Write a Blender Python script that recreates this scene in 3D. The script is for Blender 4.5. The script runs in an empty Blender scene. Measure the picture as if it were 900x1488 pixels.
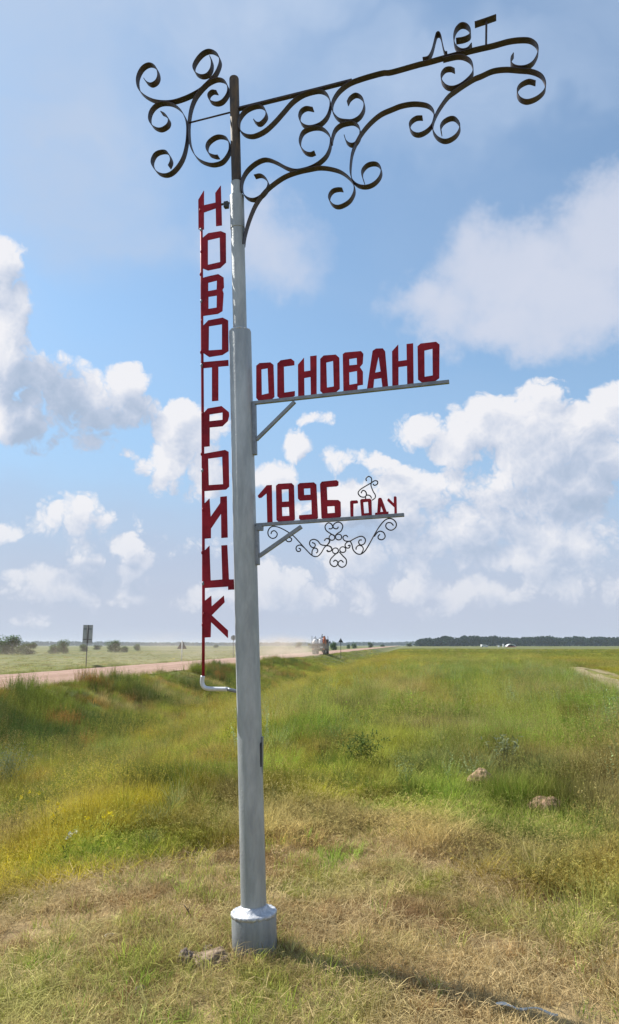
import bpy, bmesh, math, random
import numpy as np
from mathutils import Vector, Matrix

random.seed(7)
RNG = np.random.default_rng(11)
SC = bpy.context.scene
COL = SC.collection
rad = math.radians

# ------------------------------------------------------------------ camera
CAM_H, PITCH, FPX = 1.6, rad(10.2), 1075.0
cam_d = bpy.data.cameras.new('camera')
cam = bpy.data.objects.new('camera', cam_d)
COL.objects.link(cam)
cam.location = (0, 0, CAM_H)
cam.rotation_euler = (math.pi / 2 + PITCH, 0, 0)
cam_d.sensor_fit = 'VERTICAL'
cam_d.sensor_height = 36.0
cam_d.lens = 36.0 * FPX / 1488.0
cam_d.clip_start = 0.05
cam_d.clip_end = 20000
SC.camera = cam

# ------------------------------------------------------------------ light, exposure
SUN_AZ, SUN_EL = -61.5, 44.0
SKY_STRENGTH = 0.1
SC.view_settings.view_transform = 'Standard'
SC.view_settings.look = 'None'
EXPOSURE = 0.62
SC.view_settings.exposure = EXPOSURE
SC.view_settings.gamma = 1.0
SC.view_settings.use_curve_mapping = False
SC.render.engine = 'CYCLES'
SC.cycles.max_bounces = 6
SC.cycles.diffuse_bounces = 3
SC.cycles.glossy_bounces = 2
SC.cycles.transmission_bounces = 3
SC.cycles.volume_bounces = 1
SC.cycles.transparent_max_bounces = 8
SC.cycles.use_denoising = True
SC.cycles.volume_step_rate = 1.0
SC.cycles.volume_max_steps = 128

sun_dir = Vector((math.sin(rad(SUN_AZ)) * math.cos(rad(SUN_EL)), math.cos(rad(SUN_AZ)) * math.cos(rad(SUN_EL)), math.sin(rad(SUN_EL))))
sun_d = bpy.data.lights.new('sun', 'SUN')
sun_d.energy = 5.0
sun_d.angle = rad(0.53)
sun_d.color = (1.0, 0.95, 0.86)
sun = bpy.data.objects.new('sun', sun_d)
COL.objects.link(sun)
sun.location = (0, 0, 40)
sun.rotation_euler = sun_dir.to_track_quat('Z', 'Y').to_euler()


class NT:
    """small helper round a node tree"""
    def __init__(self, tree):
        self.t = tree; self.n = tree.nodes; self.l = tree.links

    def put(self, sock, v):
        if v is None: return
        if isinstance(v, bpy.types.NodeSocket): self.l.new(v, sock)
        else: sock.default_value = v

    def new(self, typ, ins=None, out=0, **props):
        n = self.n.new(typ)
        for k, v in props.items(): setattr(n, k, v)
        for k, v in (ins or {}).items(): self.put(n.inputs[k], v)
        return n.outputs[out]

    def math(self, op, a, b=None, c=None, clamp=False):
        return self.new('ShaderNodeMath', {0: a, 1: b, 2: c}, operation=op, use_clamp=clamp)

    def vec(self, op, a, b=None, c=None, out=0):
        return self.new('ShaderNodeVectorMath', {0: a, 1: b, 2: c}, out=out, operation=op)

    def mix(self, f, a, b, blend='MIX'):
        n = self.n.new('ShaderNodeMix'); n.data_type = 'RGBA'; n.blend_type = blend
        self.put(n.inputs[0], f); self.put(n.inputs[6], a); self.put(n.inputs[7], b)
        return n.outputs[2]

    def smooth(self, v, lo, hi, a=0.0, b=1.0):
        n = self.n.new('ShaderNodeMapRange'); n.interpolation_type = 'SMOOTHSTEP'
        for i, x in enumerate((v, lo, hi, a, b)): self.put(n.inputs[i], x)
        return n.outputs[0]

    def noise(self, vec, scale, detail=3.0, rough=0.55, out=0, dist=0.0):
        return self.new('ShaderNodeTexNoise', {'Vector': vec, 'Scale': scale, 'Detail': detail, 'Roughness': rough, 'Distortion': dist}, out=out)

    def ramp(self, f, stops):
        n = self.n.new('ShaderNodeValToRGB'); self.put(n.inputs[0], f)
        e = n.color_ramp.elements
        while len(e) < len(stops): e.new(0.5)
        for k, (p, c) in enumerate(stops):
            e[k].position = p; e[k].color = (*c, 1)
        return n.outputs[0]


def px_dir(px, py):
    """direction of the ray that the photograph saw at this pixel"""
    cx = (px - 450.0) / FPX; cy = (744.0 - py) / FPX
    f = Vector((0, math.cos(PITCH), math.sin(PITCH))); u = Vector((0, -math.sin(PITCH), math.cos(PITCH)))
    return (f + Vector((cx, 0, 0)) + u * cy).normalized()


def px_azel(px, py):
    d = px_dir(px, py)
    return math.atan2(d.x, d.y), math.asin(d.z)


def px_ground(px, py, z=0.0):
    d = px_dir(px, py); k = (z - CAM_H) / d.z
    return Vector((d.x * k, d.y * k, z))


# ------------------------------------------------------------------ sky (world)
CUMULUS = [  # centre x, y, radius x, y, weight: the heaps of cloud as seen from the road
    (0, 400, 46, 56, 1), (18, 445, 38, 52, 1), (2, 510, 46, 60, 1), (66, 550, 56, 44, .62), (110, 590, 72, 58, .8),
    (30, 617, 62, 26, 1), (0, 580, 20, 30, 1), (185, 553, 36, 26, 1), (190, 590, 44, 40, .7), (110, 640, 70, 30, .55),
    (248, 622, 36, 40, 1), (238, 680, 40, 46, 1), (285, 650, 40, 52, .9), (300, 700, 48, 30, .6), (388, 690, 40, 30, .9),
    (5, 768, 24, 22, .9), (176, 797, 34, 18, .65), (185, 825, 70, 28, .22), (105, 757, 72, 24, .22), (60, 843, 64, 16, .2),
    (428, 647, 25, 22, .62), (467, 608, 24, 9, .30), (500, 672, 46, 14, .38), (182, 660, 22, 12, .6), (545, 676, 26, 10, .5),
    (780, 588, 46, 38, 1), (735, 612, 54, 38, 1), (690, 622, 46, 34, 1), (612, 628, 42, 24, .9), (660, 650, 44, 26, .8),
    (845, 655, 90, 76, .9), (800, 690, 80, 60, .9), (885, 610, 46, 50, .7), (735, 730, 96, 46, .85), (615, 715, 60, 40, .9),
    (540, 735, 76, 44, .85), (470, 735, 60, 34, .6), (650, 785, 150, 50, .7), (810, 785, 130, 60, .75), (540, 800, 120, 40, .5), (850, 845, 130, 40, .5), (420, 850, 150, 30, .4), (640, 862, 170, 28, .45), (110, 870, 140, 24, .35), (270, 790, 60, 22, .3),
]
GREY = [(80, 570, 80, 62, 1.0), (120, 620, 100, 46, 1.0), (180, 828, 80, 26, .8), (190, 610, 50, 30, .5), (860, 700, 80, 50, .40), (800, 745, 140, 36, .5), (520, 770, 120, 26, .6), (650, 800, 150, 34, .4)]
SOFT = [(735, 385, 130, 100, 1), (830, 430, 130, 96, 1), (890, 340, 120, 96, 1), (632, 445, 86, 66, .95), (760, 470, 160, 60, .9), (380, 365, 100, 70, .55)]
VEIL = [(110, 230, 220, 190, 1), (260, 60, 330, 130, .9), (640, 160, 300, 130, .75), (180, 360, 170, 70, .8), (60, 90, 220, 200, .8), (460, 860, 700, 110, .9), (450, 800, 600, 110, 1.0), (150, 780, 260, 120, .9), (300, 20, 420, 90, 1.0), (380, 350, 120, 90, .7)]
CLEAR = [(500, 340, 90, 90, .8), (840, 200, 110, 50, .9), (210, 440, 130, 70, .7), (650, 60, 60, 40, .3), (440, 520, 190, 80, .9), (700, 540, 150, 30, .7), (690, 690, 34, 40, .9)]

world = bpy.data.worlds.new('World')
SC.world = world
world.use_nodes = True
world.cycles.sampling_method = 'MANUAL'
world.cycles.sample_map_resolution = 512


def blob_chain(q, P, blobs, grow=1.0):
    acc = None
    for (cx, cy, rx, ry, w) in blobs:
        az, el = px_azel(cx, cy)
        ax, _ = px_azel(cx + rx, cy); _, ey = px_azel(cx, cy - ry); a2, _ = px_azel(cx - rx, cy); _, e2 = px_azel(cx, cy + ry)
        ra = max(abs(ax - a2) / 2, .004); re = max(abs(ey - e2) / 2, .004)
        ra *= grow; re *= grow
        v = q.vec('MULTIPLY_ADD', P, (1 / ra, 1 / re, 0), (-az / ra, -el / re, 0))
        d = q.vec('DOT_PRODUCT', v, v, out=1)
        s = q.math('MULTIPLY_ADD', d, -w, w)
        acc = s if acc is None else q.math('SMOOTH_MAX', acc, s, 0.25)
    return acc


def azel(q, D):
    s = q.n.new('ShaderNodeSeparateXYZ'); q.l.new(D, s.inputs[0])
    az = q.math('ARCTAN2', s.outputs[0], s.outputs[1]); el = q.math('ARCSINE', s.outputs[2])
    c = q.n.new('ShaderNodeCombineXYZ'); q.l.new(az, c.inputs[0]); q.l.new(el, c.inputs[1])
    return c.outputs[0], az, el


def cloud_group():
    g = bpy.data.node_groups.new('cumulus_height', 'ShaderNodeTree')
    g.interface.new_socket('D', in_out='INPUT', socket_type='NodeSocketVector')
    g.interface.new_socket('H', in_out='OUTPUT', socket_type='NodeSocketFloat')
    q = NT(g)
    gi = g.nodes.new('NodeGroupInput'); go = g.nodes.new('NodeGroupOutput')
    D = gi.outputs[0]
    w1 = q.noise(D, 9.0, 4.0, .6, out=1)
    w1 = q.vec('MULTIPLY_ADD', w1, (.05, .05, .05), (-.025, -.025, -.025))
    Dw = q.vec('ADD', D, w1)
    P, az, el = azel(q, Dw)
    F = blob_chain(q, P, CUMULUS, 1.15)
    # the same kind of heaps all round, outside the part of the sky in view
    away = q.vec('DISTANCE', P, (0, .26, 0), out=1)
    other = q.noise(Dw, 3.2, 3.0, .5)
    band = q.smooth(el, .75, .15)
    o1 = q.math('MULTIPLY_ADD', other, 5.0, -2.75)
    o2 = q.math('ADD', o1, q.math('MULTIPLY_ADD', band, .9, -.7))
    o3 = q.math('ADD', o2, q.smooth(away, .5, .75, -3.0, 0.0))
    F = q.math('MAXIMUM', F, o3)
    F = q.math('MINIMUM', F, .9)
    # round billows: folded noise, four sizes
    H = q.math('ADD', F, .06)
    for sc, am in ((10.0, .85), (23.0, .52), (52.0, .27), (118.0, .17), (265.0, .10)):
        nz = q.noise(Dw, sc, 0.0)
        fold = q.math('ABSOLUTE', q.math('MULTIPLY_ADD', nz, 2.0, -1.0))
        H = q.math('ADD', H, q.math('MULTIPLY_ADD', fold, am * 1.5, -am * .42))
    q.l.new(H, go.inputs[0])
    return g


def build_world():
    q = NT(world.node_tree)
    bg = q.n['Background']
    bg.inputs[1].default_value = SKY_STRENGTH
    sky = q.n.new('ShaderNodeTexSky'); sky.sky_type = 'NISHITA'; sky.sun_disc = False
    sky.sun_elevation = rad(SUN_EL); sky.sun_rotation = rad(SUN_AZ)
    sky.air_density = 1.0; sky.dust_density = 0.8; sky.ozone_density = 1.4; sky.altitude = 100
    D = q.new('ShaderNodeTexCoord', out=0)
    g = cloud_group()

    def field(v):
        n = q.n.new('ShaderNodeGroup'); n.node_tree = g; q.l.new(v, n.inputs[0]); return n.outputs[0]
    H0 = field(D)
    toward = q.vec('ADD', D, (-.018, 0, .023))
    H1 = field(toward)
    wv = q.noise(D, 3.0, 5.0, .6, out=1)
    Dv = q.vec('ADD', D, q.vec('MULTIPLY_ADD', wv, (.22, .22, .22), (-.11, -.11, -.11)))
    Pv, az, el = azel(q, Dv)
    Pd, az0, el0 = azel(q, D)
    base = sky.outputs[0]
    base = q.mix(1.0, base, (.86, 1.08, 1.12, 1), 'MULTIPLY')
    k = 1.0 / SKY_STRENGTH / 2 ** EXPOSURE
    # thin veil
    veil = blob_chain(q, Pv, VEIL); clear = blob_chain(q, Pv, CLEAR)
    away = q.smooth(q.vec('DISTANCE', Pd, (0, .26, 0), out=1), .5, .75)
    veil = q.math('MAXIMUM', veil, q.math('MULTIPLY', away, .65))
    streak = q.noise(q.vec('MULTIPLY', Dv, (1, 1, 2.4)), 5.0, 6.0, .6)
    vf = q.math('MULTIPLY', q.smooth(veil, -.3, 1.1), q.math('MULTIPLY_ADD', streak, 1.5, -.05), clamp=True)
    vf = q.math('MULTIPLY', vf, q.smooth(clear, -.4, .8, 1.0, .15))
    vf = q.math('ADD', q.math('MULTIPLY', vf, .85), .20, clamp=True)
    col = q.mix(vf, base, (.49 * k, .61 * k, .81 * k, 1))
    # pale air low over the plain
    air = q.mix(q.smooth(el0, .04, .32), (.53 * k, .585 * k, .72 * k, 1), (.35 * k, .53 * k, .78 * k, 1))
    col = q.mix(q.smooth(el0, .45, .02, 0.0, .96), col, air)
    # soft bank of high cloud
    ws = q.noise(D, 11.0, 5.0, .62, out=1)
    Ps, _, _ = azel(q, q.vec('ADD', D, q.vec('MULTIPLY_ADD', ws, (.12, .12, .12), (-.06, -.06, -.06))))
    S = blob_chain(q, Ps, SOFT)
    sn = q.noise(D, 14.0, 6.0, .6)
    S = q.math('ADD', S, q.math('MULTIPLY_ADD', sn, .8, -.38))
    sf = q.math('MULTIPLY', q.smooth(S, -.15, .95), .90)
    scol = q.mix(q.noise(Dv, 7.0, 4.0), (.60 * k, .66 * k, .80 * k, 1), (.72 * k, .745 * k, .85 * k, 1))
    col = q.mix(sf, col, scol)
    # heaps of cumulus, bright towards the sun
    cov = q.smooth(H0, -.10, .36)
    lit = q.math('SUBTRACT', H0, H1)
    lit = q.math('MULTIPLY_ADD', lit, .60, .66)
    G = q.smooth(blob_chain(q, Pv, GREY), -.2, .7)
    lit = q.math('SUBTRACT', lit, q.math('MULTIPLY', G, .50))
    thick = q.smooth(H0, .1, 1.3, .12, -.12)
    lit = q.math('ADD', lit, thick, clamp=True)
    ccol = q.ramp(lit, [(0.0, (.42, .51, .66)), (.35, (.52, .595, .74)), (.66, (.69, .73, .83)), (1.0, (.90, .895, .925))])
    ccol = q.vec('MULTIPLY', ccol, (k, k, k))
    low = q.smooth(el0, .0, .20, .45, 1.0)
    cov = q.math('MULTIPLY', cov, low)
    col = q.mix(q.math('MULTIPLY', cov, .96), col, ccol)
    q.l.new(col, bg.inputs[0])


build_world()

# ------------------------------------------------------------------ object helpers


def tag(o, label=None, cat=None, group=None, kind=None):
    if label: o['label'] = label
    if cat: o['category'] = cat
    if group: o['group'] = group
    if kind: o['kind'] = kind
    return o


def link_mesh(name, me, mat=None, parent=None, loc=(0, 0, 0)):
    o = bpy.data.objects.new(name, me)
    COL.objects.link(o)
    if mat is not None and not me.materials: me.materials.append(mat)
    o.location = loc
    if parent is not None: o.parent = parent
    return o


def bm_obj(name, bm, mat, parent=None, loc=(0, 0, 0), smooth=False):
    bmesh.ops.recalc_face_normals(bm, faces=bm.faces)
    me = bpy.data.meshes.new(name)
    bm.to_mesh(me); bm.free()
    if smooth:
        me.shade_smooth()
    return link_mesh(name, me, mat, parent, loc)


def empty(name, loc, rz=0.0):
    o = bpy.data.objects.new(name, None)
    COL.objects.link(o); o.location = loc; o.rotation_euler = (0, 0, rz)
    o.empty_display_size = .2
    return o


def add_box(bm, c, size, rot=None, bevel=0.0):
    m = Matrix.Translation(Vector(c))
    if rot is not None: m = m @ rot.to_4x4()
    m = m @ Matrix.Diagonal((*size, 1))
    r = bmesh.ops.create_cube(bm, size=1.0, matrix=m)
    if bevel > 0:
        es = list({e for v in r['verts'] for e in v.link_edges})
        bmesh.ops.bevel(bm, geom=es, offset=bevel, segments=2, affect='EDGES', profile=.6)


def add_tube(bm, pts, r, seg=10, cap=True):
    """tube along world points; r may be a list"""
    pts = [Vector(p) for p in pts]; n = len(pts)
    rs = r if isinstance(r, (list, tuple)) else [r] * n
    rings = []; ref = None
    for i, p in enumerate(pts):
        t = (pts[min(i + 1, n - 1)] - pts[max(i - 1, 0)]).normalized()
        if ref is None:
            ref = Vector((0, 0, 1)) if abs(t.z) < .9 else Vector((1, 0, 0))
        a = (ref - t * ref.dot(t)).normalized(); b = t.cross(a); ref = a
        rings.append([bm.verts.new(p + (a * math.cos(2 * math.pi * k / seg) + b * math.sin(2 * math.pi * k / seg)) * rs[i]) for k in range(seg)])
    for i in range(n - 1):
        for k in range(seg):
            bm.faces.new((rings[i][k], rings[i][(k + 1) % seg], rings[i + 1][(k + 1) % seg], rings[i + 1][k]))
    if cap:
        bm.faces.new(rings[0][::-1]); bm.faces.new(rings[-1])


def catmull(pts, per=6):
    P = [np.array(p, float) for p in pts]
    P = [2 * P[0] - P[1]] + P + [2 * P[-1] - P[-2]]
    out = []
    for i in range(1, len(P) - 2):
        p0, p1, p2, p3 = P[i - 1:i + 3]
        for k in range(per):
            t = k / per
            out.append(.5 * ((2 * p1) + (-p0 + p2) * t + (2 * p0 - 5 * p1 + 4 * p2 - p3) * t * t + (-p0 + 3 * p1 - 3 * p2 + p3) * t ** 3))
    out.append(P[-2])
    return out


# ------------------------------------------------------------------ materials
def mat_new(name):
    m = bpy.data.materials.new(name); m.use_nodes = True
    q = NT(m.node_tree); b = q.n['Principled BSDF']
    return m, q, b


def mat_paint(name, c1, c2, rough=.5, metal=0.0, scale=8.0, bump=.15, bump_scale=60.0, streak=False, spec=.5):
    m, q, b = mat_new(name)
    P = q.new('ShaderNodeNewGeometry', out=0)
    Pn = q.vec('MULTIPLY', P, (1, 1, .25 if streak else 1))
    n = q.noise(Pn, scale, 5.0, .62)
    n2 = q.noise(Pn, scale * 5, 3.0, .6)
    f = q.smooth(q.math('MULTIPLY_ADD', n2, .35, q.math('MULTIPLY', n, .8)), .40, .78)
    q.l.new(q.mix(f, (*c1, 1), (*c2, 1)), b.inputs['Base Color'])
    b.inputs['Metallic'].default_value = metal
    b.inputs['Specular IOR Level'].default_value = spec
    q.l.new(q.math('MULTIPLY_ADD', n, .3, rough - .15), b.inputs['Roughness'])
    if bump:
        bn = q.n.new('ShaderNodeBump'); bn.inputs['Strength'].default_value = bump; bn.inputs['Distance'].default_value = .004
        q.l.new(q.noise(P, bump_scale, 4.0, .6), bn.inputs['Height'])
        q.l.new(bn.outputs[0], b.inputs['Normal'])
    return m


M_SILVER = mat_paint('aluminium_paint', (.29, .315, .335), (.47, .50, .52), .52, .30, 6.0, .5, 80.0, streak=True)
M_COLLAR = mat_paint('collar_paint', (.19, .205, .215), (.34, .36, .375), .55, .25, 5.0, .5, 60.0, streak=True)
M_WELD = mat_paint('bright_weld_paint', (.34, .36, .39), (.62, .63, .66), .5, .35, 45.0, .6, 60.0)
M_PIPE = mat_paint('bright_pipe_paint', (.50, .52, .55), (.66, .67, .69), .45, .3, 12.0, .1, 60.0)
M_IRON = mat_paint('rusty_iron', (.022, .016, .022), (.065, .038, .032), .55, .15, 14.0, .25, 120.0)
M_TOPTUBE = mat_paint('rusty_tube', (.050, .044, .044), (.16, .105, .06), .65, .1, 11.0, .3, 90.0, streak=True, spec=.25)
M_RED = mat_paint('crimson_paint', (.19, .005, .016), (.34, .018, .032), .55, 0.0, 5.0, .2, 70.0, spec=.2)
M_GALV = mat_paint('galvanised_steel', (.17, .19, .22), (.28, .30, .33), .48, .5, 12.0, .2, 80.0)
M_WIRE = mat_paint('dark_wire', (.030, .032, .040), (.07, .06, .06), .55, .3, 20.0, .1, 120.0)
M_BLACK = mat_paint('dark_gap', (.015, .016, .02), (.03, .03, .035), .7, 0, 10, .1)
M_SIGNGREY = mat_paint('sign_back_grey', (.28, .31, .32), (.36, .39, .40), .55, .1, 3.0, .05)
M_SIGNDARK = mat_paint('sign_post_dark', (.03, .035, .04), (.06, .065, .07), .6, .2, 5.0, .05)
M_POSTWHITE = mat_paint('post_white', (.60, .60, .56), (.74, .73, .69), .6, 0, 5.0, .05)
M_TRUCKDARK = mat_paint('dusty_dark_paint', (.035, .035, .04), (.10, .09, .085), .6, 0, 2.0, .05)
M_ORANGE = mat_paint('orange_rust', (.45, .10, .03), (.55, .17, .06), .6, 0, 2.0, .1)
M_WHITECLOTH = mat_paint('white_sacking', (.66, .65, .64), (.80, .79, .78), .8, 0, 3.0, .2)
M_RUBBER = mat_paint('black_rubber', (.018, .018, .02), (.035, .034, .034), .8, 0, 6.0, .1)
M_WHITE = mat_paint('white_paint', (.74, .75, .76), (.82, .82, .82), .45, 0, 2.0, .02)
M_GLASS = mat_paint('dark_glass', (.02, .025, .03), (.03, .035, .04), .15, 0, 2.0, .0)
M_PLASTIC = mat_paint('white_plastic', (.46, .455, .43), (.66, .65, .61), .7, 0, 20.0, .3, spec=.2)
M_CLOD = mat_paint('dry_clod', (.17, .115, .075), (.36, .27, .19), .9, 0, 22.0, 1.0, 45.0)
M_CLODDARK = mat_paint('dark_clod', (.10, .075, .06), (.24, .19, .15), .9, 0, 18.0, 1.0, 45.0)
M_MOUND = mat_paint('red_earth', (.30, .18, .105), (.45, .30, .195), .9, 0, 20.0, 1.0, 40.0)
M_BARK = mat_paint('bark', (.07, .055, .04), (.12, .10, .08), .9, 0, 4.0, .4, 10.0)

# ------------------------------------------------------------------ terrain
ROAD_AZ = rad(7.3)
CA, SA = math.cos(ROAD_AZ), math.sin(ROAD_AZ)


def to_st(x, y): return x * SA + y * CA, -x * CA + y * SA      # along the road, metres to the left of the camera


def to_xy(s, t): return s * SA - t * CA, s * CA + t * SA


_tk = [-9000, -60, -30, -12, -2, 1.6, 3.0, 6.5, 9.3, 11.4, 14.6, 15.5, 19.8, 24.1, 25.2, 28.5, 60, 9000]
_zk = [-.1, -.1, -.05, 0, 0, 0, -.16, -1.2, -1.62, -1.45, -.34, -.16, -.10, -.16, -.34, -.85, -.85, -.85]
_tf = np.arange(-100, 100, .1)
_zf = np.interp(_tf, _tk, _zk)
_ker = np.hanning(13); _ker /= _ker.sum()
_zs = np.convolve(np.pad(_zf, 6, mode='edge'), _ker, mode='valid')


def vnoise(x, y, scale, seed=0):
    x = np.asarray(x, float) / scale + seed * 17.31; y = np.asarray(y, float) / scale + seed * 5.77
    xi = np.floor(x).astype(np.int64); yi = np.floor(y).astype(np.int64)
    fx = x - xi; fy = y - yi; fx = fx * fx * (3 - 2 * fx); fy = fy * fy * (3 - 2 * fy)

    def h(a, b):
        v = np.sin(a * 127.1 + b * 311.7 + seed * 74.7) * 43758.5453
        return v - np.floor(v)
    return (h(xi, yi) * (1 - fx) + h(xi + 1, yi) * fx) * (1 - fy) + (h(xi, yi + 1) * (1 - fx) + h(xi + 1, yi + 1) * fx) * fy


def fbm(x, y, scale, seed=0, octs=3):
    s = 0; a = .5; tot = 0
    for k in range(octs):
        s = s + a * vnoise(x, y, scale / 2 ** k, seed + k); tot += a; a *= .5
    return s / tot


def height(x, y):
    x = np.asarray(x, float); y = np.asarray(y, float)
    s, t = to_st(x, y)
    z = np.interp(np.clip(t, -99, 99), _tf, _zs)
    off_road = np.clip(np.maximum(np.abs(t - 19.8) - 4.3, 0) / 1.5, 0, 1)
    amp = np.clip(np.hypot(x, y) / 14, .35, 1.6)
    z = z + (vnoise(x, y, 1.7, 3) - .5) * .07 * off_road * amp + (vnoise(x, y, 9.0, 5) - .5) * .16 * off_road * np.clip((np.hypot(x, y) - 5) / 12, 0, 1)
    return z


def geo_steps(a, b, first, k):
    out = [a]; d = first
    while out[-1] < b:
        out.append(out[-1] + d); d *= k
    return out


def sheet(name, S, T, mat, lift=0.0, zfun=None):
    S = np.array(S); T = np.array(T)
    ss, tt = np.meshgrid(S, T, indexing='ij')
    x, y = to_xy(ss, tt)
    z = (zfun(x, y) if zfun else height(x, y)) + lift
    v = np.stack([x.ravel(), y.ravel(), z.ravel()], 1)
    ns, nt = ss.shape
    i = np.arange(ns - 1)[:, None] * nt + np.arange(nt - 1)[None, :]
    f = np.stack([i, i + nt, i + nt + 1, i + 1], -1).reshape(-1, 4)
    me = bpy.data.meshes.new(name)
    me.from_pydata(v.tolist(), [], f.tolist()); me.shade_smooth()
    o = link_mesh(name, me, mat)
    # faces must look up
    if me.polygons[0].normal.z < 0: me.flip_normals()
    return o


_S = [-v for v in geo_steps(3, 5200, 1.0, 1.22)][::-1] + geo_steps(-2.5, 6200, .3, 1.035)
_T = [-v for v in geo_steps(14, 6200, .7, 1.16)][::-1] + list(np.arange(-13.6, 31.9, .4)) + geo_steps(32, 6200, .6, 1.16)


def mowed_edge(az):
    """distance from the camera at which the cut straw gives way to standing grass"""
    return np.interp(az, _maz, _mr)


_edge_px = [(-260, 1300), (0, 1275), (100, 1262), (200, 1252), (330, 1236), (450, 1212), (600, 1200), (680, 1225), (780, 1290), (900, 1330), (1150, 1330)]
_e = [px_ground(a, b) for a, b in _edge_px]
_maz = [math.atan2(p.x, p.y) for p in _e]; _mr = [math.hypot(p.x, p.y) for p in _e]

RUT_NEAR = [px_ground(898.8, 996.8), px_ground(848.7, 977.9), px_ground(824, 968.7)]
RUT_FAR = [px_ground(898.8, 983.4), px_ground(868, 975.4), px_ground(818.7, 964.4)]


def rut_line(p):
    a = p[0]; d = (p[2] - p[0]).normalized()
    return a, d


def ground_material():
    m, q, b = mat_new('field_ground')
    P = q.new('ShaderNodeNewGeometry', out=0)
    # patches of straw, olive and green
    warp = q.vec('ADD', P, q.vec('MULTIPLY', q.noise(P, .25, 3.0, .6, out=1), (3, 3, 0)))
    n1 = q.noise(warp, .09, 5.0, .65)
    n2 = q.noise(P, 1.1, 5.0, .65)
    n3 = q.noise(P, 14.0, 4.0, .7)
    f = q.math('ADD', q.math('MULTIPLY', n1, .55), q.math('ADD', q.math('MULTIPLY', n2, .28), q.math('MULTIPLY', n3, .22)))
    c = q.ramp(f, [(.36, (.075, .105, .028)), (.48, (.13, .15, .042)), (.58, (.20, .19, .06)), (.70, (.30, .24, .10))])
    # long plough and mowing lines far out, so that the plain does not look even
    s = q.vec('DOT_PRODUCT', P, (CA * 1.0, -SA, 0), out=1)
    far = q.noise(q.vec('MULTIPLY', P, (.004, .016, 0)), 1.0, 4.0, .6)
    dist = q.vec('LENGTH', P, out=1)
    c = q.mix(q.math('MULTIPLY', q.smooth(dist, 60, 220), .65), c, q.ramp(far, [(.40, (.065, .090, .030)), (.5, (.105, .118, .044)), (.60, (.165, .152, .070))]))
    # cut straw near the post
    near = q.smooth(q.math('ADD', dist, q.math('MULTIPLY_ADD', n2, 1.2, -.6)), 6.0, 8.2, 1.0, 0.0)
    straw = q.ramp(q.math('ADD', q.math('MULTIPLY', n2, .5), q.math('MULTIPLY', n3, .5)), [(.35, (.15, .105, .055)), (.5, (.28, .205, .105)), (.65, (.42, .32, .17))])
    c = q.mix(near, c, straw)
    q.l.new(c, b.inputs['Base Color'])
    b.inputs['Roughness'].default_value = .95
    b.inputs['Specular IOR Level'].default_value = .1
    bn = q.n.new('ShaderNodeBump'); bn.inputs['Strength'].default_value = .6; bn.inputs['Distance'].default_value = .04
    q.l.new(q.noise(P, 9.0, 5.0, .7), bn.inputs['Height']); q.l.new(bn.outputs[0], b.inputs['Normal'])
    return m


def road_material(name, c1, c2, c3):
    m, q, b = mat_new(name)
    P = q.new('ShaderNodeNewGeometry', out=0)
    s = q.vec('DOT_PRODUCT', P, (SA, CA, 0), out=1); t = q.vec('DOT_PRODUCT', P, (-CA, SA, 0), out=1)
    cx = q.n.new('ShaderNodeCombineXYZ'); q.l.new(q.math('MULTIPLY', s, .05), cx.inputs[0]); q.l.new(t, cx.inputs[1])
    st = q.noise(cx.outputs[0], 1.3, 4.0, .6)
    n = q.noise(P, 3.0, 6.0, .7)
    f = q.math('ADD', q.math('MULTIPLY', st, .6), q.math('MULTIPLY', n, .4))
    q.l.new(q.ramp(f, [(.38, c1), (.5, c2), (.64, c3)]), b.inputs['Base Color'])
    b.inputs['Roughness'].default_value = .95; b.inputs['Specular IOR Level'].default_value = .1
    bn = q.n.new('ShaderNodeBump'); bn.inputs['Strength'].default_value = .7; bn.inputs['Distance'].default_value = .03
    q.l.new(q.noise(P, 18.0, 5.0, .7), bn.inputs['Height']); q.l.new(bn.outputs[0], b.inputs['Normal'])
    return m


M_GROUND = ground_material()
M_ROAD = road_material('pink_gravel', (.26, .165, .125), (.34, .225, .175), (.43, .30, .24))
M_RUT = road_material('bare_track_soil', (.19, .155, .08), (.27, .22, .125), (.35, .29, .18))

tag(sheet('ground', _S, _T, M_GROUND), kind='structure')


def road_z(x, y):
    s, t = to_st(x, y)
    z = height(x, y)
    return z + .03 + (vnoise(x, y, .8, 21) - .5) * .05


def edge_t(s, t):
    k = (vnoise(s, t * 9, 2.2, 31) - .5) * .7
    return k


def build_road():
    S = np.array(geo_steps(-60, 2200, .7, 1.012)); T = np.concatenate([[15.5, 15.75], np.arange(16.2, 23.7, .55), [23.9, 24.2]])
    ss, tt = np.meshgrid(S, T, indexing='ij')
    w = np.clip(np.abs(tt - 19.85) / 4.3, 0, 1) ** 4
    tt2 = tt + edge_t(ss, tt) * w
    x, y = to_xy(ss, tt2)
    z = road_z(x, y)
    v = np.stack([x.ravel(), y.ravel(), z.ravel()], 1); ns, nt = ss.shape
    i = np.arange(ns - 1)[:, None] * nt + np.arange(nt - 1)[None, :]
    f = np.stack([i, i + nt, i + nt + 1, i + 1], -1).reshape(-1, 4)
    me = bpy.data.meshes.new('gravel_road'); me.from_pydata(v.tolist(), [], f.tolist()); me.shade_smooth()
    if me.polygons[0].normal.z < 0: me.flip_normals()
    tag(link_mesh('gravel_road', me, M_ROAD), kind='structure')


build_road()


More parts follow.
